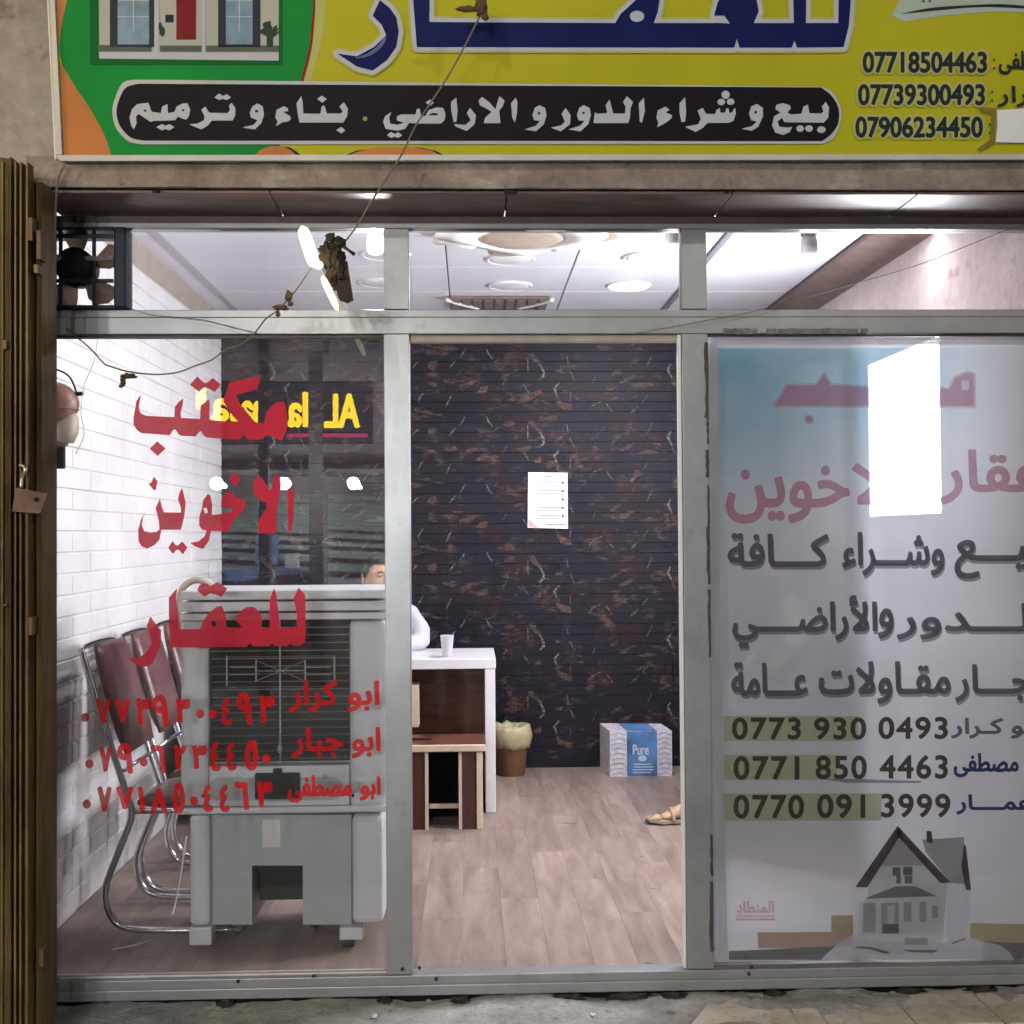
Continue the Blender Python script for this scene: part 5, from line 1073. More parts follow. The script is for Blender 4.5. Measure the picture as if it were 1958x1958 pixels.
# ================================================================== CHAIRS
def chair():
    t = thing('folding_chair', 'maroon padded chair with chrome tube frame, nearest the glass', 'chair', (-1.25, .45, 0), 'maroon chairs in a row along the white brick wall')
    Y0, Y1 = .42, .84
    P = [(156, 1244), (165, 1275), (205, 1405), (248, 1536), (252, 1556), (246, 1580), (222, 1640), (204, 1690), (203, 1722), (214, 1755), (240, 1774), (300, 1779), (356, 1778)]
    pts = [at(x, y, Y0) for x, y in P]
    zfix = lambda p: Vector((p.x, p.y, max(p.z, .014)))
    pts = [zfix(p) for p in pts]; pts[-1].x = -.86
    far = [Vector((p.x, Y1, p.z)) for p in pts]
    tubeo('frame_tube', pts, .0125, M['chrome'], t, 10, 5); tubeo('frame_tube', far, .0125, M['chrome'], t, 10, 5)
    top = pts[0]; tubeo('top_rail', [top, top+Vector((-.004, .05, .010)), top+Vector((-.006, .21, .014)), Vector((top.x-.004, Y1-.05, top.z+.010)), far[0]], .011, M['chrome'], t, 10, 6)
    tubeo('floor_bar', [Vector((-.86, Y0, .014)), Vector((-.86, Y1, .014))], .0125, M['chrome'], t, 10)
    # back pad between the tubes, bulging, rounded
    def pad(name, P0, U, V_, th, mat, bul=.015):
        b = bmnew(); N_ = U.cross(V_).normalized(); g = {}
        nu, nv = 10, 12
        for s_ in (1, -1):
            for i in range(nu+1):
                for j in range(nv+1):
                    u, v = i/nu, j/nv; e = (1-abs(2*u-1)**6)*(1-abs(2*v-1)**6); rr = 1-.06*abs(2*v-1)**4; 
                    g[s_, i, j] = b.verts.new(P0+U*(.5+(u-.5)*rr)+V_*v+N_*s_*(th*.5*(.35+.65*e**.5)+bul*e*(.5 if s_ < 0 else 1)))
        for s_ in (1, -1):
            for i in range(nu):
                for j in range(nv): b.faces.new((g[s_, i, j], g[s_, i+1, j], g[s_, i+1, j+1], g[s_, i, j+1]))
        rim = [(i, 0) for i in range(nu)]+[(nu, j) for j in range(nv)]+[(i, nv) for i in range(nu, 0, -1)]+[(0, j) for j in range(nv, 0, -1)]
        for k in range(len(rim)): p_, q_ = rim[k], rim[(k+1) % len(rim)]; b.faces.new((g[1, p_[0], p_[1]], g[-1, p_[0], p_[1]], g[-1, q_[0], q_[1]], g[1, q_[0], q_[1]]))
        return link(name, done(b, True), mat, t)
    a_ = at(172, 1245, Y0); c_ = at(232, 1445, Y0)
    pad('backrest', Vector((a_.x+.012, Y0+.012, a_.z+.02)), Vector((0, Y1-Y0-.024, 0)), Vector((c_.x-a_.x, 0, c_.z-a_.z-.02)), .035, M['maroon'])
    s_ = pts[4]; pad('seat', Vector((s_.x+.015, Y0+.01, s_.z+.035)), Vector((0, Y1-Y0-.02, 0)), Vector((.43, 0, .015)), .045, M['maroon'], .012)
    tubeo('seat_rail', [s_+Vector((-.005, 0, .008)), s_+Vector((.20, 0, .012)), s_+Vector((.44, 0, .02))], .010, M['chrome'], t, 8, 3); tubeo('seat_rail', [Vector((p.x, Y1, p.z)) for p in (s_+Vector((-.005, 0, .008)), s_+Vector((.20, 0, .012)), s_+Vector((.44, 0, .02)))], .010, M['chrome'], t, 8, 3)
    tubeo('cross_bar', [pts[3]+Vector((-.02, 0, .12)), far[3]+Vector((-.02, 0, .12))], .008, M['chrome'], t, 8)
    f_ = s_+Vector((.30, 0, .01)); tubeo('brace', [f_, Vector((-1.0, Y0, .25)), Vector((-.92, Y0, .03))], .010, M['chrome'], t, 8, 4); tubeo('brace', [f_+Vector((0, Y1-Y0, 0)), Vector((-1.0, Y1, .25)), Vector((-.92, Y1, .03))], .010, M['chrome'], t, 8, 4)
    return t
ch = chair()
c2 = copy_tree(ch); c2.location.y += .50; c2['label'] = 'maroon padded chrome chair in the middle of the wall row'
c3 = copy_tree(ch); c3.location.y += 1.04; c3['label'] = 'maroon padded chrome chair farthest in the wall row, mostly behind the cooler'
arm = thing('armchair', 'black padded armchair beyond the chair row behind the cooler', 'armchair', (-1.15, 2.6, 0))
for nm, e_ in (('seat', (-1.45, -.75, 2.25, 2.85, .14, .44)), ('backrest', (-1.50, -1.30, 2.2, 2.9, .30, .98)), ('armrest', (-1.45, -.75, 2.10, 2.24, .14, .66)), ('armrest', (-1.45, -.75, 2.86, 3.0, .14, .66))): boxo(nm, e_, M['navy'], arm, .05)
hs = thing('hose', 'beige curved hose arching up behind the left end of the cooler', 'hose', tuple(at(345, 1140, .8)))
tubeo('hose', [at(342, 1190, .76), at(344, 1145, .76), at(352, 1122, .76), at(370, 1110, .76), at(392, 1112, .76), at(410, 1128, .76), at(424, 1170, .76)], .0135, M['beige'], hs, 12, 6)
sk = thing('switch_plate', 'small white switch plate at the far end of the brick wall', 'switch', (XL+.01, 3.1, 1.25))
p = on(402, 1090, (XL, 0, 0), (1, 0, 0)); boxo('plate', (XL+.001, XL+.012, p.y-.05, p.y+.04, p.z-.04, p.z+.05), M['white'], sk, .003)
# ================================================================== DESK, TABLE, SMALL THINGS
dk = thing('desk', 'white office desk with dark walnut front panel', 'desk', (-.45, 2.6, 0))
yD = 2.37; dR = at(948, 1260, yD).x; zD = at(900, 1260, yD).z
boxo('desk_top', (-1.05, dR, yD, 3.0, zD-.052, zD), M['desk_w'], dk, .003)
boxo('side_panel', (dR-.058, dR-.004, yD+.004, 2.98, 0, zD-.0525), M['desk_w'], dk, .003); boxo('side_panel', (-1.03, -.98, yD+.004, 2.98, 0, zD-.0525), M['desk_w'], dk, .003)
boxo('front_panel', (-.978, dR-.060, yD+.26, yD+.28, .04, zD-.0535), M['walnut'], dk, 0)
a_ = at(785, 1403, 2.30); c_ = at(798.5, 1318, 2.30)
boxo('drawer_edge', (a_.x-.05, c_.x, yD+.05, yD+.2, .44, zD-.14), M['cream'], dk, .004)
tb = thing('low_table', 'low side table with mahogany sides and cream edges in front of the desk', 'table', (-.3, 2.15, 0))
yT = 2.01; tR = at(928, 1430, yT).x; zT = at(860, 1424, yT).z; tL = -.72
boxo('table_top', (tL, tR, yT, 2.345, zT-.030, zT), M['walnut'], tb, .002); boxo('edge_band', (tL, tR+.001, yT-.012, yT-.0005, zT-.034, zT+.001), M['cream'], tb, .005)
b = bmnew()
def tleg(x0, x1, side=False): 
    boxo('leg', (x0, x1, yT+.006, 2.33, 0, zT-.0345), M['mahog'], tb, .002)
def xl(px, py=1500): return at(px, py, yT).x
tleg(xl(752), xl(812)); boxo('edge_band', (xl(812.5), xl(819), yT, yT+.02, 0, zT-.035), M['cream'], tb, .001)
tleg(xl(883.5), xl(909)); boxo('edge_band', (xl(877), xl(883), yT, yT+.02, 0, zT-.035), M['cream'], tb, .001); boxo('edge_band', (xl(911), xl(923), yT-.002, 2.33, 0, zT-.035), M['cream'], tb, .003)
tleg(tL, tL+.10)
z_ = at(850, 1546, yT).z; boxo('stretcher', (xl(819.5), xl(876.5), yT+.05, yT+.07, z_-.011, z_+.011), M['cream'], tb, .002); boxo('shelf_back', (tL+.101, xl(876), 2.30, 2.32, 0, zT-.036), M['black'], tb, 0)
rk = thing('remote_control', 'thin dark slab lying on the low table by its back edge', 'remote', (-.2, 2.2, zT)); a_ = at(785, 1414, 2.2); c_ = at(826, 1406, 2.2)
boxo('body', (a_.x-.05, c_.x, 2.16, 2.24, zT+.001, zT+.014), M['mahog'], rk, .004)
cu = at(855, 1256, 2.50); cp = thing('plastic_cup', 'clear plastic cup standing on the white desk', 'cup', (cu.x, 2.50, zD))
b = bmnew(); n_ = 24; pr = [(.026, .0), (.026, .003), (.030, .05), (.036, .112), (.037, .114), (.034, .112), (.028, .05), (.024, .006), (.001, .006)]
lathe(b, pr, (cu.x, 2.50, zD+.001), n_); link('body', done(b, True), M['cup'], cp)
nb = thing('paper_sheet', 'white paper sheet hanging over the desk corner under the sleeve', 'paper', (-.3, 2.4, zD)); a_ = at(806, 1245, 2.42)
boxo('sheet', (a_.x-.16, a_.x, 2.38, 2.60, zD+.001, zD+.004), M['white'], nb, 0)
bn = thing('waste_bin', 'brown plastic waste bin with a crumpled yellowish liner beside the desk', 'bin', tuple(at(977, 1478, 3.35)))
bc = at(977, 1478, 3.35); bz = 0
latheo('bin_body', [(.085, 0), (.088, .004), (.106, .20), (.108, .205), (.09, .20)], (bc.x, 3.42, 0), M['pot'], bn, 36)
b = bmnew(); R_ = []
for j, (r, z) in enumerate(((.108, .165), (.118, .17), (.126, .20), (.130, .24), (.128, .275), (.112, .300), (.085, .295), (.06, .25))):
    R_.append([b.verts.new((bc.x+(r+.014*mn.noise(Vector((k*.7, j*.9, 1)))+.006*mn.noise(Vector((k*1.9, j*2, 8))))*math.cos(k*2*math.pi/40), 3.42+(r+.014*mn.noise(Vector((k*.7, j, 4))))*math.sin(k*2*math.pi/40), z+.02*mn.noise(Vector((k*.5, j*.6, 7))))) for k in range(40)])
for j in range(7):
    for k in range(40): b.faces.new((R_[j][k], R_[j][(k+1) % 40], R_[j+1][(k+1) % 40], R_[j+1][k]))
link('liner', done(b, True), M['bag'], bn)
bx = thing('tissue_box', 'white and blue carton box on the floor against the dark wall', 'box', tuple(at(1220, 1480, 3.3)))
MB_ = Matrix.Translation(at(1167, 1481, 3.30)) @ Matrix.Rotation(math.radians(-1.0), 4, 'Z'); MB_.translation.z = 0
bw_ = at(1285, 1481, 3.30).x-at(1167, 1481, 3.30).x; bh = at(1200, 1398, 3.30).z
M['carton'] = simple('grey patterned carton', (.56, .52, .56), .6, 0, .35, 30, .05); M['cblue'] = ink('carton blue print', (.085, .18, .36), 0, 0, .4, .5, 6)
b = bmnew(); vs = [b.verts.new(MB_ @ Vector(p)) for p in ((0, 0, 0), (bw_, 0, 0), (bw_+.0, .26, 0), (-.035, .30, 0), (0, 0, bh), (bw_, 0, bh), (bw_-.03, .26, bh+.004), (-.035, .30, bh+.004))]
for f_ in ((0, 1, 5, 4), (1, 2, 6, 5), (2, 3, 7, 6), (3, 0, 4, 7), (4, 5, 6, 7), (3, 2, 1, 0)): b.faces.new([vs[i] for i in f_])
link('carton', done(b), M['carton'], bx)
M['cpat'] = ink('carton grey blue pattern', (.34, .36, .46), 0, 0, .5, .3, 20)
fp = lambda o_: (lambda u, v: MB_ @ Vector((u*bw_, -.0012*o_, v*bh)))
def fpoly(nm, pts, l_, mat):
    me = bpy.data.meshes.new('p'); me.from_pydata([tuple(fp(l_)(u, v)) for u, v in pts], [], [list(range(len(pts)))]); return link(nm, me, mat, bx)
for k in range(9):
    for u0, u1 in ((.015, .255), (.775, .985)):
        c_ = (u0+u1)/2; fpoly('pattern_print', [(u0, .02+k*.11), (c_, .065+k*.11), (u1, .02+k*.11), (u1, .05+k*.11), (c_, .095+k*.11), (u0, .05+k*.11)], 1, M['cpat'])
fpoly('blue_label', [(.27, 0.005), (.76, .005), (.76, .995), (.27, .995)], 1, M['cblue'])
tp = [(.27, 0, bh+.0012), (.76, 0, bh+.0012), (.70, .26, bh+.0052), (.20, .285, bh+.0052)]; me = bpy.data.meshes.new('p'); me.from_pydata([tuple(MB_ @ Vector((u*bw_, v, z))) for u, v, z in tp], [], [(0, 1, 2, 3)]); link('blue_label', me, M['cblue'], bx)
tb_ = lambda x, y: MB_ @ Vector((x/100*bw_, -.0026, (100-y)/100*bh))
M['wprint'] = ink('carton white print', (.42, .50, .64)); 
link('lettering', ink_mesh(word('Pure', 37, 62, 30, 52, False), tb_, R=6, bold=.5), M['wprint'], bx); link('lettering', ink_mesh([circ(52, 60, 7)], tb_, R=4), M['wprint'], bx)
for k, (u0, u1) in enumerate(((38, 66), (38, 70), (36, 70), (36, 66))): link('lettering', ink_mesh([rect(u0, 72+k*6, u1, 74.4+k*6)], tb_, R=4), M['wprint'], bx)
for k in range(5):
    for u0, u1 in ((.02, .25), (.78, .985)): fpoly('pattern_print', [(u0, .06+k*.19), (u1, .12+k*.19+.03*(-1)**k), (u1, .17+k*.19), (u0, .09+k*.19)], 1, M['h6' if 'h6' in M else 'white'])
nt_ = thing('notice_sheet', 'white printed notice sheet stuck on the dark wall', 'notice', tuple(at(1047, 1010, YB-.01)))
c4 = [at(x, y, YB-.012) for x, y in ((1009, 1009), (1010, 903), (1085, 904), (1086, 1011))]; b = bmnew(); A = [b.verts.new(p) for p in c4]; f_ = b.faces.new(A); g_ = bmesh.ops.extrude_face_region(b, geom=[f_]); [setattr(v, 'co', v.co+Vector((0, .002, 0))) for v in g_['geom'] if isinstance(v, bmesh.types.BMVert)]; link('sheet', done(b), M['white'], nt_)
M['grey'] = ink('grey print', (.30, .29, .31)); np_ = lambda x, y: at(x, y, YB-.0128)
for k in range(5):
    y = 921+k*16; polyo('text_line', rect(1030, y, 1070+6*(k % 2), y+2), np_, M['grey'], nt_); polyo('text_line', rect(1024, y+6, 1071, y+7.6), np_, M['grey'], nt_); polyo('bullet', rect(1074, y, 1078, y+4), np_, M['k'], nt_)
polyo('text_line', rect(1042, 910, 1054, 913), np_, M['grey'], nt_); polyo('corner_print', [(1010, 1008), (1010, 992), (1030, 1009)], np_, M['pr'], nt_); polyo('text_line', rect(1044, 1001, 1082, 1004), np_, M['grey'], nt_)
# ================================================================== PEOPLE
def skinned(name, joints, edges, mat, parent, lv=2, root=0, fold=0):
    me = bpy.data.meshes.new('body'); me.from_pydata([j[0] for j in joints], edges, []); o = bpy.data.objects.new('tmpb', me); COL.objects.link(o)
    md = o.modifiers.new('s', 'SKIN'); md.use_smooth_shade = True
    for i, j in enumerate(joints):
        r = j[1]; me.skin_vertices[0].data[i].radius = r if isinstance(r, tuple) else (r, r); me.skin_vertices[0].data[i].use_root = (i == root)
    s_ = o.modifiers.new('u', 'SUBSURF'); s_.levels = lv; s_.render_levels = lv
    bpy.context.view_layer.update(); m2 = bpy.data.meshes.new_from_object(o.evaluated_get(bpy.context.evaluated_depsgraph_get())); bpy.data.objects.remove(o)
    m2.materials.clear()
    if fold:
        for v in m2.vertices:
            c_ = v.co; k = mn.noise(Vector((c_.x*9+c_.z*6, c_.y*9, c_.z*16)))+.5*mn.noise(c_*34); v.co = c_+v.normal*fold*k
    for p_ in m2.polygons: p_.use_smooth = True
    return link(name, m2, mat, parent)
def head(par, c, rotz, tilt=0, hair=True, s=1.0):
    R = Matrix.Translation(c) @ Matrix.Rotation(rotz, 4, 'Z') @ Matrix.Rotation(tilt, 4, 'X') @ Matrix.Scale(s, 4)
    def shp(d):
        x, y, z = d
        w_ = .076*(1-.20*max(0, -z-.1)-.18*max(0, z-.5)); l_ = .096*(1-.10*max(0, -z)); q = Vector((x*w_, y*l_, z*.118))
        if z < -.25 and y < 0: q.x *= 1-.30*(-z-.25); q.y *= 1-.02
        if z < -.2 and y > 0: q.y *= 1-.35*(-z-.2)/.8
        f = max(0, -y)
        q.y -= .026*math.exp(-(x/.16)**2)*math.exp(-((z+.16)/.16)**2)*f                     # nose
        q.y -= .010*math.exp(-(x/.12)**2)*math.exp(-((z-.05)/.20)**2)*f
        q.y -= .007*math.exp(-((z-.26)/.07)**2)*math.exp(-(x/.55)**2)*f                      # brow
        for sx in (-1, 1): q.y += .011*math.exp(-((x-sx*.40)/.17)**2)*math.exp(-((z-.08)/.12)**2)*f   # eye sockets
        q.y -= .006*math.exp(-(x/.22)**2)*math.exp(-((z+.50)/.08)**2)*f; q.y -= .010*math.exp(-(x/.25)**2)*math.exp(-((z+.85)/.14)**2)*f
        return q
    b = bmnew(); bmesh.ops.create_uvsphere(b, u_segments=56, v_segments=40, radius=1)
    for v in b.verts: v.co = R @ shp(v.co.normalized())
    link('face', done(b, True), M['skin'], par)
    for sx in (-1, 1):
        b = bmnew(); bmesh.ops.create_uvsphere(b, u_segments=16, v_segments=12, radius=.0108, matrix=R @ Matrix.Translation((sx*.031, -.0735, .010))); link('eye', done(b, True), M['eyew'], par)
        b = bmnew(); bmesh.ops.create_uvsphere(b, u_segments=12, v_segments=8, radius=.0058, matrix=R @ Matrix.Translation((sx*.031, -.0793, .009))); link('iris', done(b, True), M['black'], par)
        b = bmnew(); tube(b, [R @ Vector((sx*x, y, z)) for x, y, z in ((.014, -.0915, .026), (.030, -.0905, .033), (.048, -.079, .028))], [.0028, .0042, .002], 8); link('eyebrow', done(b, True), M['hair'], par)
        b = bmnew(); tube(b, [R @ Vector((sx*x, y, z)) for x, y, z in ((.017, -.0800, .011), (.024, -.0850, .0175), (.031, -.0858, .0190), (.039, -.0830, .0170), (.046, -.0760, .011))], [.002, .0046, .0050, .0046, .002], 8); link('eyelid', done(b, True), M['skin'], par)
        b = bmnew(); tube(b, [R @ Vector((sx*x, y, z)) for x, y, z in ((.018, -.0810, .008), (.031, -.0845, .0015), (.045, -.0770, .006))], [.002, .0038, .002], 8); link('eyelid', done(b, True), M['skin'], par)
        b = bmnew(); bmesh.ops.create_icosphere(b, subdivisions=3, radius=1, matrix=R @ Matrix.Translation((sx*.077, .012, -.004)) @ Matrix.Rotation(sx*.35, 4, 'Z') @ Matrix.Diagonal((.008, .019, .031, 1))); link('ear', done(b, True), M['skin'], par)
    b = bmnew(); tube(b, [R @ Vector((x, y, z)) for x, y, z in ((-.022, -.088, -.058), (0, -.0945, -.056), (.022, -.088, -.058))], [.002, .0055, .002], 8); link('mouth', done(b, True), M['lip'], par)
    b = bmnew(); tube(b, [R @ Vector((x, y, z)) for x, y, z in ((-.028, -.087, -.050), (0, -.097, -.042), (.028, -.087, -.050))], [.002, .005, .002], 8); link('moustache', done(b, True), M['hair'], par)
    if hair:
        b = bmnew(); bmesh.ops.create_uvsphere(b, u_segments=56, v_segments=40, radius=1); kill = []
        for v in b.verts:
            d = v.co.normalized(); lim = .50 if d.y < -.62 else (.50-(d.y+.62)*1.25 if d.y < .10 else -.45)
            if d.z < lim-.04: kill.append(v)
            q = shp(d)*(1.075+.02*mn.noise(d*9)); v.co = R @ (q+Vector((0, .002, .004)))
        bmesh.ops.delete(b, geom=kill, context='VERTS'); link('hair', done(b, True), M['hair'], par)
    return R
def hand(par, wrist, dirv, upv, s=1.0, curl=.5, side=1):
    """palm with four bent fingers of different length and a thumb leaving its side"""
    d = Vector(dirv).normalized(); n = Vector(upv); n = (n-d*n.dot(d)).normalized(); sd = d.cross(n)*side
    W = Vector(wrist); P = lambda a_, b_, c_: W+(d*a_+sd*b_+n*c_)*s
    J = [(P(-.02, 0, 0), .024*s), (P(.02, 0, 0), (.030*s, .017*s)), (P(.06, 0, 0), (.036*s, .016*s)), (P(.085, 0, 0), (.036*s, .013*s))]; E_ = [(0, 1), (1, 2), (2, 3)]
    skinned('hand', J, E_, M['skin'], par, 2, 1)
    for off, L in ((-.030, .066), (-.010, .076), (.011, .071), (.030, .055)):
        c1, c2_ = curl*.7, curl*1.7; p0 = P(.078, off, 0); p1 = P(.085+L*.42, off*1.1, -L*.42*math.sin(c1)*.6); p2 = p1+(d*math.cos(c1)-n*math.sin(c1))*L*.32*s; p3 = p2+(d*math.cos(c2_)-n*math.sin(c2_))*L*.26*s
        tubeo('finger', [p0, p1, p2, p3, p3+(p3-p2)*.15], [.0092*s, .0088*s, .0080*s, .0070*s, .003*s], M['skin'], par, 10)
    tubeo('thumb', [P(.018, -.026, -.004), P(.042, -.048, -.010), P(.066, -.056, -.014), P(.082, -.056, -.018), P(.086, -.056, -.019)], [.012*s, .011*s, .0098*s, .008*s, .004*s], M['skin'], par, 10)
px_ = -.515; hy = 2.98
p1_ = thing('person', 'man in a white shirt sitting behind the white desk, half hidden by the cooler', 'person', (px_, 3.1, 0))
hc_ = at(733, 1101, hy); cx = hc_.x; hx = at(721, 1101, hy).x
B0 = [((cx, 3.14, .50), (.17, .13)), ((cx, 3.14, .66), (.155, .12)), ((cx, 3.12, .82), (.165, .12)), ((cx, 3.10, .96), (.15, .10)), ((cx, 3.07, 1.045), .062), ((cx, 3.05, 1.09), .055),
 ((cx+.145, 3.09, .985), .075), ((cx+.205, 3.03, .90), .066), ((cx+.205, 2.90, .845), .056), ((cx+.12, 2.80, .838), .045), ((cx+.03, 2.74, .836), .035),
 ((cx-.145, 3.09, .985), .075), ((cx-.215, 3.02, .90), .064), ((cx-.22, 2.90, .845), .055), ((cx-.13, 2.78, .838), .045), ((cx-.05, 2.72, .836), .035),
 ((cx+.10, 3.00, .50), .095), ((cx+.13, 2.74, .50), .080), ((cx+.13, 2.72, .28), .060), ((cx+.13, 2.74, .08), .05), ((cx-.10, 3.00, .50), .095), ((cx-.13, 2.74, .50), .080), ((cx-.13, 2.72, .28), .060), ((cx-.13, 2.74, .08), .05)]
E0 = [(0, 1), (1, 2), (2, 3), (3, 4), (4, 5), (3, 6), (6, 7), (7, 8), (8, 9), (9, 10), (3, 11), (11, 12), (12, 13), (13, 14), (14, 15), (0, 16), (16, 17), (17, 18), (18, 19), (0, 20), (20, 21), (21, 22), (22, 23)]
skinned('body', B0, E0, M['shirt'], p1_, 3, 0, .011)
tubeo('neck', [(cx-.01, 3.07, 1.03), (hx, 3.04, 1.13)], .052, M['skin'], p1_, 16)
head(p1_, Vector((hx, hy+.03, hc_.z-.012)), math.radians(34), 0, s=1.14)
hand(p1_, (cx+.03, 2.735, zD+.028), (-1, -.25, 0), (0, 0, 1), 1, .35, 1); hand(p1_, (cx-.05, 2.715, zD+.028), (1, -.3, 0), (0, 0, 1), 1, .35, -1)
seat1 = thing('office_chair', 'black office chair under the man behind the desk', 'chair', (cx, 3.2, 0))
boxo('seat', (cx-.24, cx+.24, 2.98, 3.40, .36, .44), M['black'], seat1, .02); boxo('backrest', (cx-.2, cx+.2, 3.36, 3.42, .5, .93), M['black'], seat1, .02); boxo('post', (cx-.03, cx+.03, 3.16, 3.22, .06, .36), M['black'], seat1, .005)
for k in range(5): a_ = k*2*math.pi/5; tubeo('foot', [(cx, 3.19, .07), (cx+.22*math.cos(a_), 3.19+.22*math.sin(a_), .03)], .018, M['black'], seat1, 8)
# second person, seen by one sandalled foot
p2_ = thing('person', 'seated person at the right of the doorway, only a sandalled foot showing clearly', 'person', (1.5, 2.1, 0))
ft = at(1240, 1572, 2.08)
B1 = [((1.62, 2.12, .52), (.16, .17)), ((1.64, 2.12, .68), (.13, .16)), ((1.64, 2.12, .84), (.125, .165)), ((1.62, 2.12, 1.0), (.10, .15)), ((1.61, 2.12, 1.09), .055), ((1.60, 2.12, 1.14), .052),
 ((1.62, 2.27, 1.01), .072), ((1.56, 2.33, .86), .056), ((1.44, 2.30, .74), .05), ((1.32, 2.24, .62), .038), ((1.62, 1.97, 1.01), .072), ((1.56, 1.91, .86), .056), ((1.44, 1.94, .74), .05), ((1.32, 1.99, .62), .038),
 ((1.50, 2.02, .50), .10), ((1.24, 2.06, .49), .085), ((1.20, 2.07, .28), .062), ((1.17, 2.08, .13), .048), ((1.50, 2.22, .50), .10), ((1.26, 2.24, .49), .085), ((1.28, 2.24, .28), .062), ((1.29, 2.24, .13), .048)]
E1 = [(0, 1), (1, 2), (2, 3), (3, 4), (4, 5), (3, 6), (6, 7), (7, 8), (8, 9), (3, 10), (10, 11), (11, 12), (12, 13), (0, 14), (14, 15), (15, 16), (16, 17), (0, 18), (18, 19), (19, 20), (20, 21)]
skinned('body', B1, E1, M['cornice'], p2_, 3, 0, .011); head(p2_, Vector((1.58, 2.12, 1.25)), math.radians(-80), 0)
hand(p2_, (1.31, 2.235, .62), (-.8, -.1, -.5), (-.3, 0, 1), 1, .5, 1); hand(p2_, (1.31, 1.995, .62), (-.8, .1, -.5), (-.3, 0, 1), 1, .5, -1)
M['foot'] = simple('foot skin', (.52, .34, .22), .5, 0, .1, 14, .1)
M['sand'] = simple('tan sandal leather', (.33, .245, .17), .55, 0, .12)
def foot(x, y, tx):
    J = [((x, y, .10), (.038, .036)), ((x+.015, y, .048), (.034, .032)), ((x-.06, y, .056), (.036, .030)), ((x-.12, y-.004, .040), (.042, .020)), ((x-.165, y-.006, .032), (.044, .013))]
    skinned('foot', J, [(0, 2), (1, 2), (2, 3), (3, 4)], M['foot'], p2_, 2, 2)
    for k, (o_, L, r) in enumerate(((-.030, .045, .0125), (-.008, .040, .009), (.009, .035, .0082), (.024, .030, .0078), (.036, .022, .0072))):
        q0_ = Vector((x-.163, y+o_, .030)); tubeo('toe', [q0_, q0_+Vector((-L*.5, 0, .004)), q0_+Vector((-L, 0, -.004)), q0_+Vector((-L-.004, 0, -.006))], [r, r, r*.9, r*.4], M['foot'], p2_, 10)
    b = bmnew(); out_ = [(.055, 0), (.05, .030), (0, .036), (-.09, .040), (-.16, .052), (-.215, .044), (-.235, .0), (-.222, -.036), (-.16, -.050), (-.09, -.038), (0, -.035), (.05, -.028)]
    zz = lambda u: .006+.022*max(0, (-u-.13)/.1)**2*.5
    A = [b.verts.new((x+u, y+v, zz(u))) for u, v in out_]; B = [b.verts.new((x+u, y+v, zz(u)+.014)) for u, v in out_]; b.faces.new(A[::-1]); b.faces.new(B)
    for k in range(12): b.faces.new((A[k], A[(k+1) % 12], B[(k+1) % 12], B[k]))
    link('sandal_sole', done(b), M['sand'], p2_)
    b = bmnew(); A = [b.verts.new((x+u*1.02, y+v*1.04, zz(u)-.006)) for u, v in out_]; B = [b.verts.new((x+u*1.02, y+v*1.04, zz(u)-.0005)) for u, v in out_]; b.faces.new(A[::-1]); b.faces.new(B)
    for k in range(12): b.faces.new((A[k], A[(k+1) % 12], B[(k+1) % 12], B[k]))
    link('sandal_tread', done(b), M['hair'], p2_)
    tubeo('sandal_strap', [(x-.10, y-.046, .02), (x-.105, y-.036, .055), (x-.11, y, .073), (x-.105, y+.036, .055), (x-.10, y+.046, .02)], .010, M['sand'], p2_, 8, 4)
foot(ft.x+.222, 2.08, 0); foot(ft.x+.34, 2.25, 0)
so = thing('sofa', 'brown armchair at the right wall under the seated person', 'armchair', (1.6, 2.15, 0))
for nm, e_ in (('seat', (1.30, 1.86, 1.75, 2.50, .12, .40)), ('backrest', (1.76, 1.93, 1.72, 2.53, .3, .92)), ('armrest', (1.32, 1.86, 1.60, 1.74, .12, .60)), ('armrest', (1.32, 1.86, 2.51, 2.65, .12, .60))): boxo(nm, e_, M['mahog'], so, .04)
# ================================================================== ACROSS THE LANE (what the glass reflects)
YO = 9.2
op = lambda x, y, d=YO: (lambda p: Vector((p.x, -p.y, p.z)))(at(x, y, d))
ob = thing('stall_building', 'dark market stall building across the lane, seen only as a reflection', 'building', (0, -YO, 0))
boxo('wall', (-6.5, 6.5, -YO-.30, -YO-.05, -.12, 4.6), M['opp'], ob, 0)
boxo('canopy', (-6.5, 6.5, -YO-.05, -YO+.35, op(500, 912).z, op(500, 912).z+.06), M['crust'], ob, 0)
for k, (x0, x1) in enumerate(((-2.85, -2.20), (-2.13, -1.70), (-1.52, -.80), (-.6, .9), (1.1, 2.6))):
    sh = thing('roller_shutter', ('leftmost slatted stall shutter across the lane', 'narrow slatted stall shutter between the posts across the lane', 'slatted stall shutter beside the dark post across the lane', 'slatted stall shutter facing the open doorway', 'slatted stall shutter facing the poster')[k], 'shutter', ((x0+x1)/2, -YO, 0), 'stall shutter panels across the lane')
    dy = (0, 4, 0, 0, 0)[k]
    for y0, y1 in [(945, 953)]+[(961+q*8.6, 969+q*8.6) for q in range(6)]+[(1021, 1028), (1036, 1044), (1052, 1066), (1078, 1092), (1104, 1118), (1128, 1140)]:
        z1, z0 = op(600, y0+dy).z, op(600, y1+dy).z
        b = bmnew(); box(b, x0, x1, -YO-.02, -YO, z0, z1, bev=.003)
        for v in b.verts: v.co.z -= .05*(v.co.x-x0)
        link('slat', done(b), M['shutter'], sh)
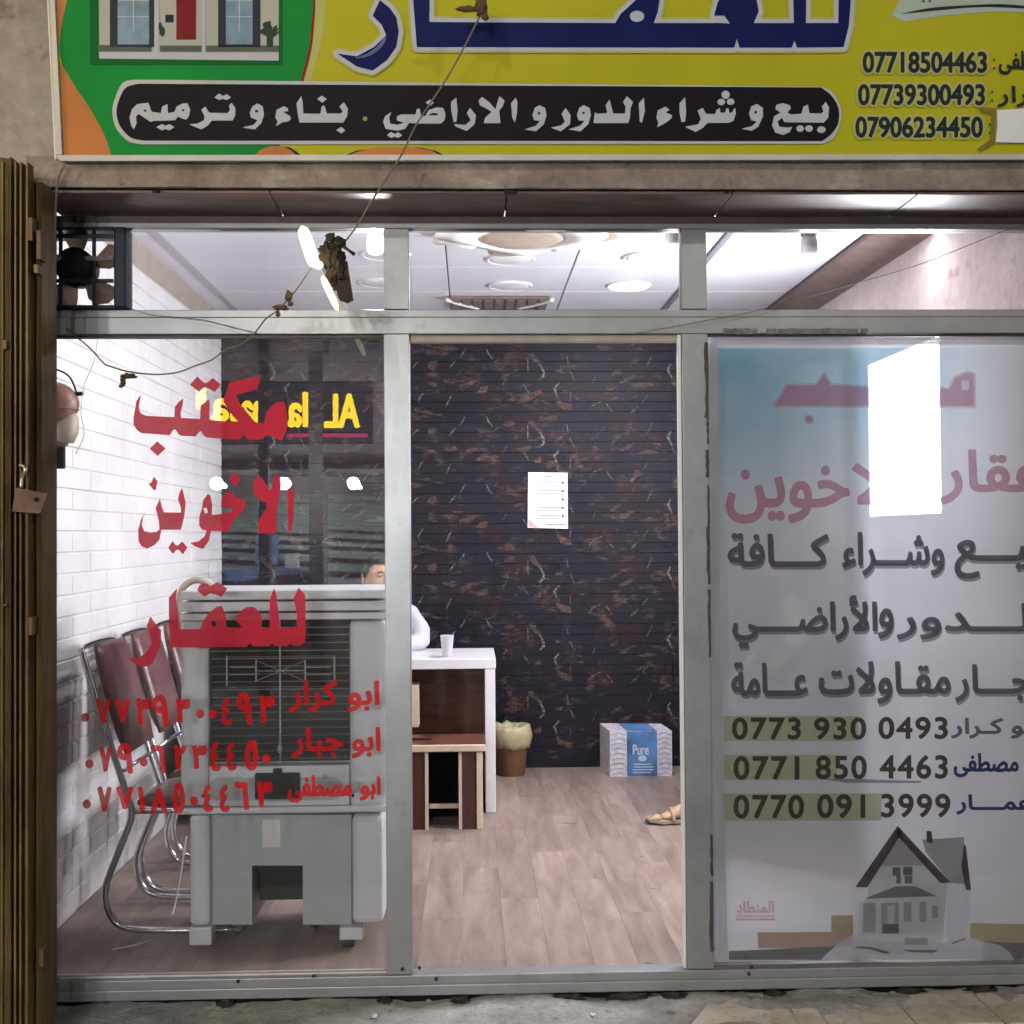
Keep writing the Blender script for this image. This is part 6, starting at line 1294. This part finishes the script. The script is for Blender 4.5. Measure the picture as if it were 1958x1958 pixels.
for px, w_ in ((605, 26), (516, 8)):
    a_ = op(px, 1000, YO-.4); tg = thing('stall_post', 'dark post of the stalls across the lane' if w_ > 10 else 'slim dark post of the stalls across the lane', 'post', (a_.x, -YO+.4, 0)); boxo('post', (a_.x-w_*.0027, a_.x+w_*.0027, -YO+.38, -YO+.45, -.12, 3.3 if w_ > 10 else 2), M['crust'], tg, .004)
for i, (x0, y0, x1, y1, lab) in enumerate(((492, 1022, 530, 1080, 'blue crate stack standing by the stall shutters'), (432, 1085, 600, 1125, 'blue tarpaulin heap in front of the stall shutters'), (545, 1090, 590, 1120, 'blue box beside the tarpaulin heap'))):
    a_ = op(x0, y1, YO-.25); c_ = op(x1, y0, YO-.25); t = thing('tarpaulin' if i == 1 else 'crate', lab, 'tarpaulin' if i == 1 else 'crate', ((a_.x+c_.x)/2, -YO+.25, a_.z))
    lump('cover', ((a_.x+c_.x)/2, -YO+.25, (a_.z+c_.z)/2), ((c_.x-a_.x)*.55, .15, (c_.z-a_.z)*.55), M['blue'], t, .25, 3, 3, i) if i == 1 else boxo('body', (a_.x, c_.x, -YO+.15, -YO+.35, a_.z, c_.z), M['blue'], t, .01)
a_ = op(545, 1086, YO-.5); c_ = op(571, 1059, YO-.5); t = thing('carton_box', 'small white carton among the blue goods across the lane', 'box', (a_.x, -YO+.5, a_.z)); boxo('body', (a_.x, c_.x, -YO+.4, -YO+.5, a_.z, c_.z), M['white'], t, .004)
M['stall_lamp'] = emis('lit stall lamp', (.95, .97, 1.0), 60)
for i, (xa, ya, xb, yb, lab) in enumerate(((404, 916, 434, 932, 'long lit stall lamp at the left of the reflection'), (538, 916, 556, 930, 'lit stall lamp in the middle of the reflection'), (664, 916, 692, 934, 'lit stall lamp nearest the first mullion'), (745, 916, 778, 934, 'lit stall lamp reflected beside the doorway'))):
    t = thing('stall_lamp', lab, 'lamp', tuple(op((xa+xb)/2, (ya+yb)/2, YO-.55)), 'lit lamps along the stalls across the lane')
    capsule('tube', op(xa, ya, YO-.55), op(xb, yb, YO-.55), .030, .030, M['stall_lamp'], t); p = op((xa+xb)/2, ya, YO-.55)
    boxo('bracket', (p.x-.01, p.x+.01, -YO+.36, -YO+.54, p.z+.02, p.z+.04), M['black'], t, 0)
    lamp('POINT', 'stall_lamp_light', tuple(p+Vector((0, .12, -.05))), 230, (.93, .97, 1), .06)
ls = thing('lit_sign', 'lit yellow letter sign above the stalls across the lane', 'sign', tuple(op(600, 790)))
boxo('backing', (op(360, 700).x, op(712, 700).x, -YO-.049, -YO-.02, op(500, 850).z, op(500, 735).z), M['black'], ls, .004)
M['ey'] = emis('lit yellow letter', (1.0, .60, .01), 19); M['em'] = emis('lit magenta line', (.85, .03, .22), 6)
opl = lambda x, y: op(x, y, YO-.0)+Vector((0, .012, 0))
for t_, x0, x1, y0, y1 in (('AL', 620, 688, 753, 818), ('la', 549, 589, 750, 817), ('has', 440, 508, 748, 810), ('a', 404, 438, 762, 806), ('l', 376, 394, 742, 782)): link('lettering', ink_mesh(word(t_, x0+2, x1-2, y0+2, y1-2, False, mirror=True), opl, bold=2.6), M['ey'], ls)
link('underline', ink_mesh([rect(549, 829, 703, 836)], opl), M['em'], ls)
# street lamps over the lane: pole, arm, head
for i, (x, y, z, wt) in enumerate(LANE):
    t = thing('street_lamp', 'street lamp over the lane, the %s one seen from the shop' % ('left' if i == 0 else 'right'), 'street lamp', (x, y-.8, 0), 'street lamps over the lane')
    tubeo('pole', [(x, y-.8, -.12), (x, y-.8, z)], .05, M['black'], t, 12); tubeo('arm', [(x, y-.8, z), (x, y-.5, z+.2), (x, y, z+.12)], .03, M['black'], t, 10, 5)
    boxo('lamp_head', (x-.12, x+.12, y-.2, y+.2, z+.05, z+.13), M['black'], t, .02)
    o = lamp('AREA', 'street_lamp_light', (x, y, z+.03), wt, (1, .955, .89), .22); o.rotation_euler = (Vector((.2, -.3, 1.6))-Vector((x, y, z))).to_track_quat('-Z', 'Y').to_euler()
t = thing('added_gate_bulb', 'added unseen bulb warming the folding gate from the left', 'lamp', (-3.1, -2.4, 2.9)); b = bmnew(); bmesh.ops.create_icosphere(b, subdivisions=3, radius=.04, matrix=Matrix.Translation((-3.1, -2.4, 2.9))); link('bulb', done(b, True), M['glow'], t); tubeo('cord', [(-3.1, -2.4, 2.93), (-3.1, -2.3, 4.4), (-3.1, -.2, 4.5)], .004, M['black'], t, 6, 3)  # unseen bulb, added to give the gate its warm olive light
lamp('POINT', 'added_gate_light', (-3.1, -2.4, 2.82), LEFT_W, (1, .72, .34), .05)
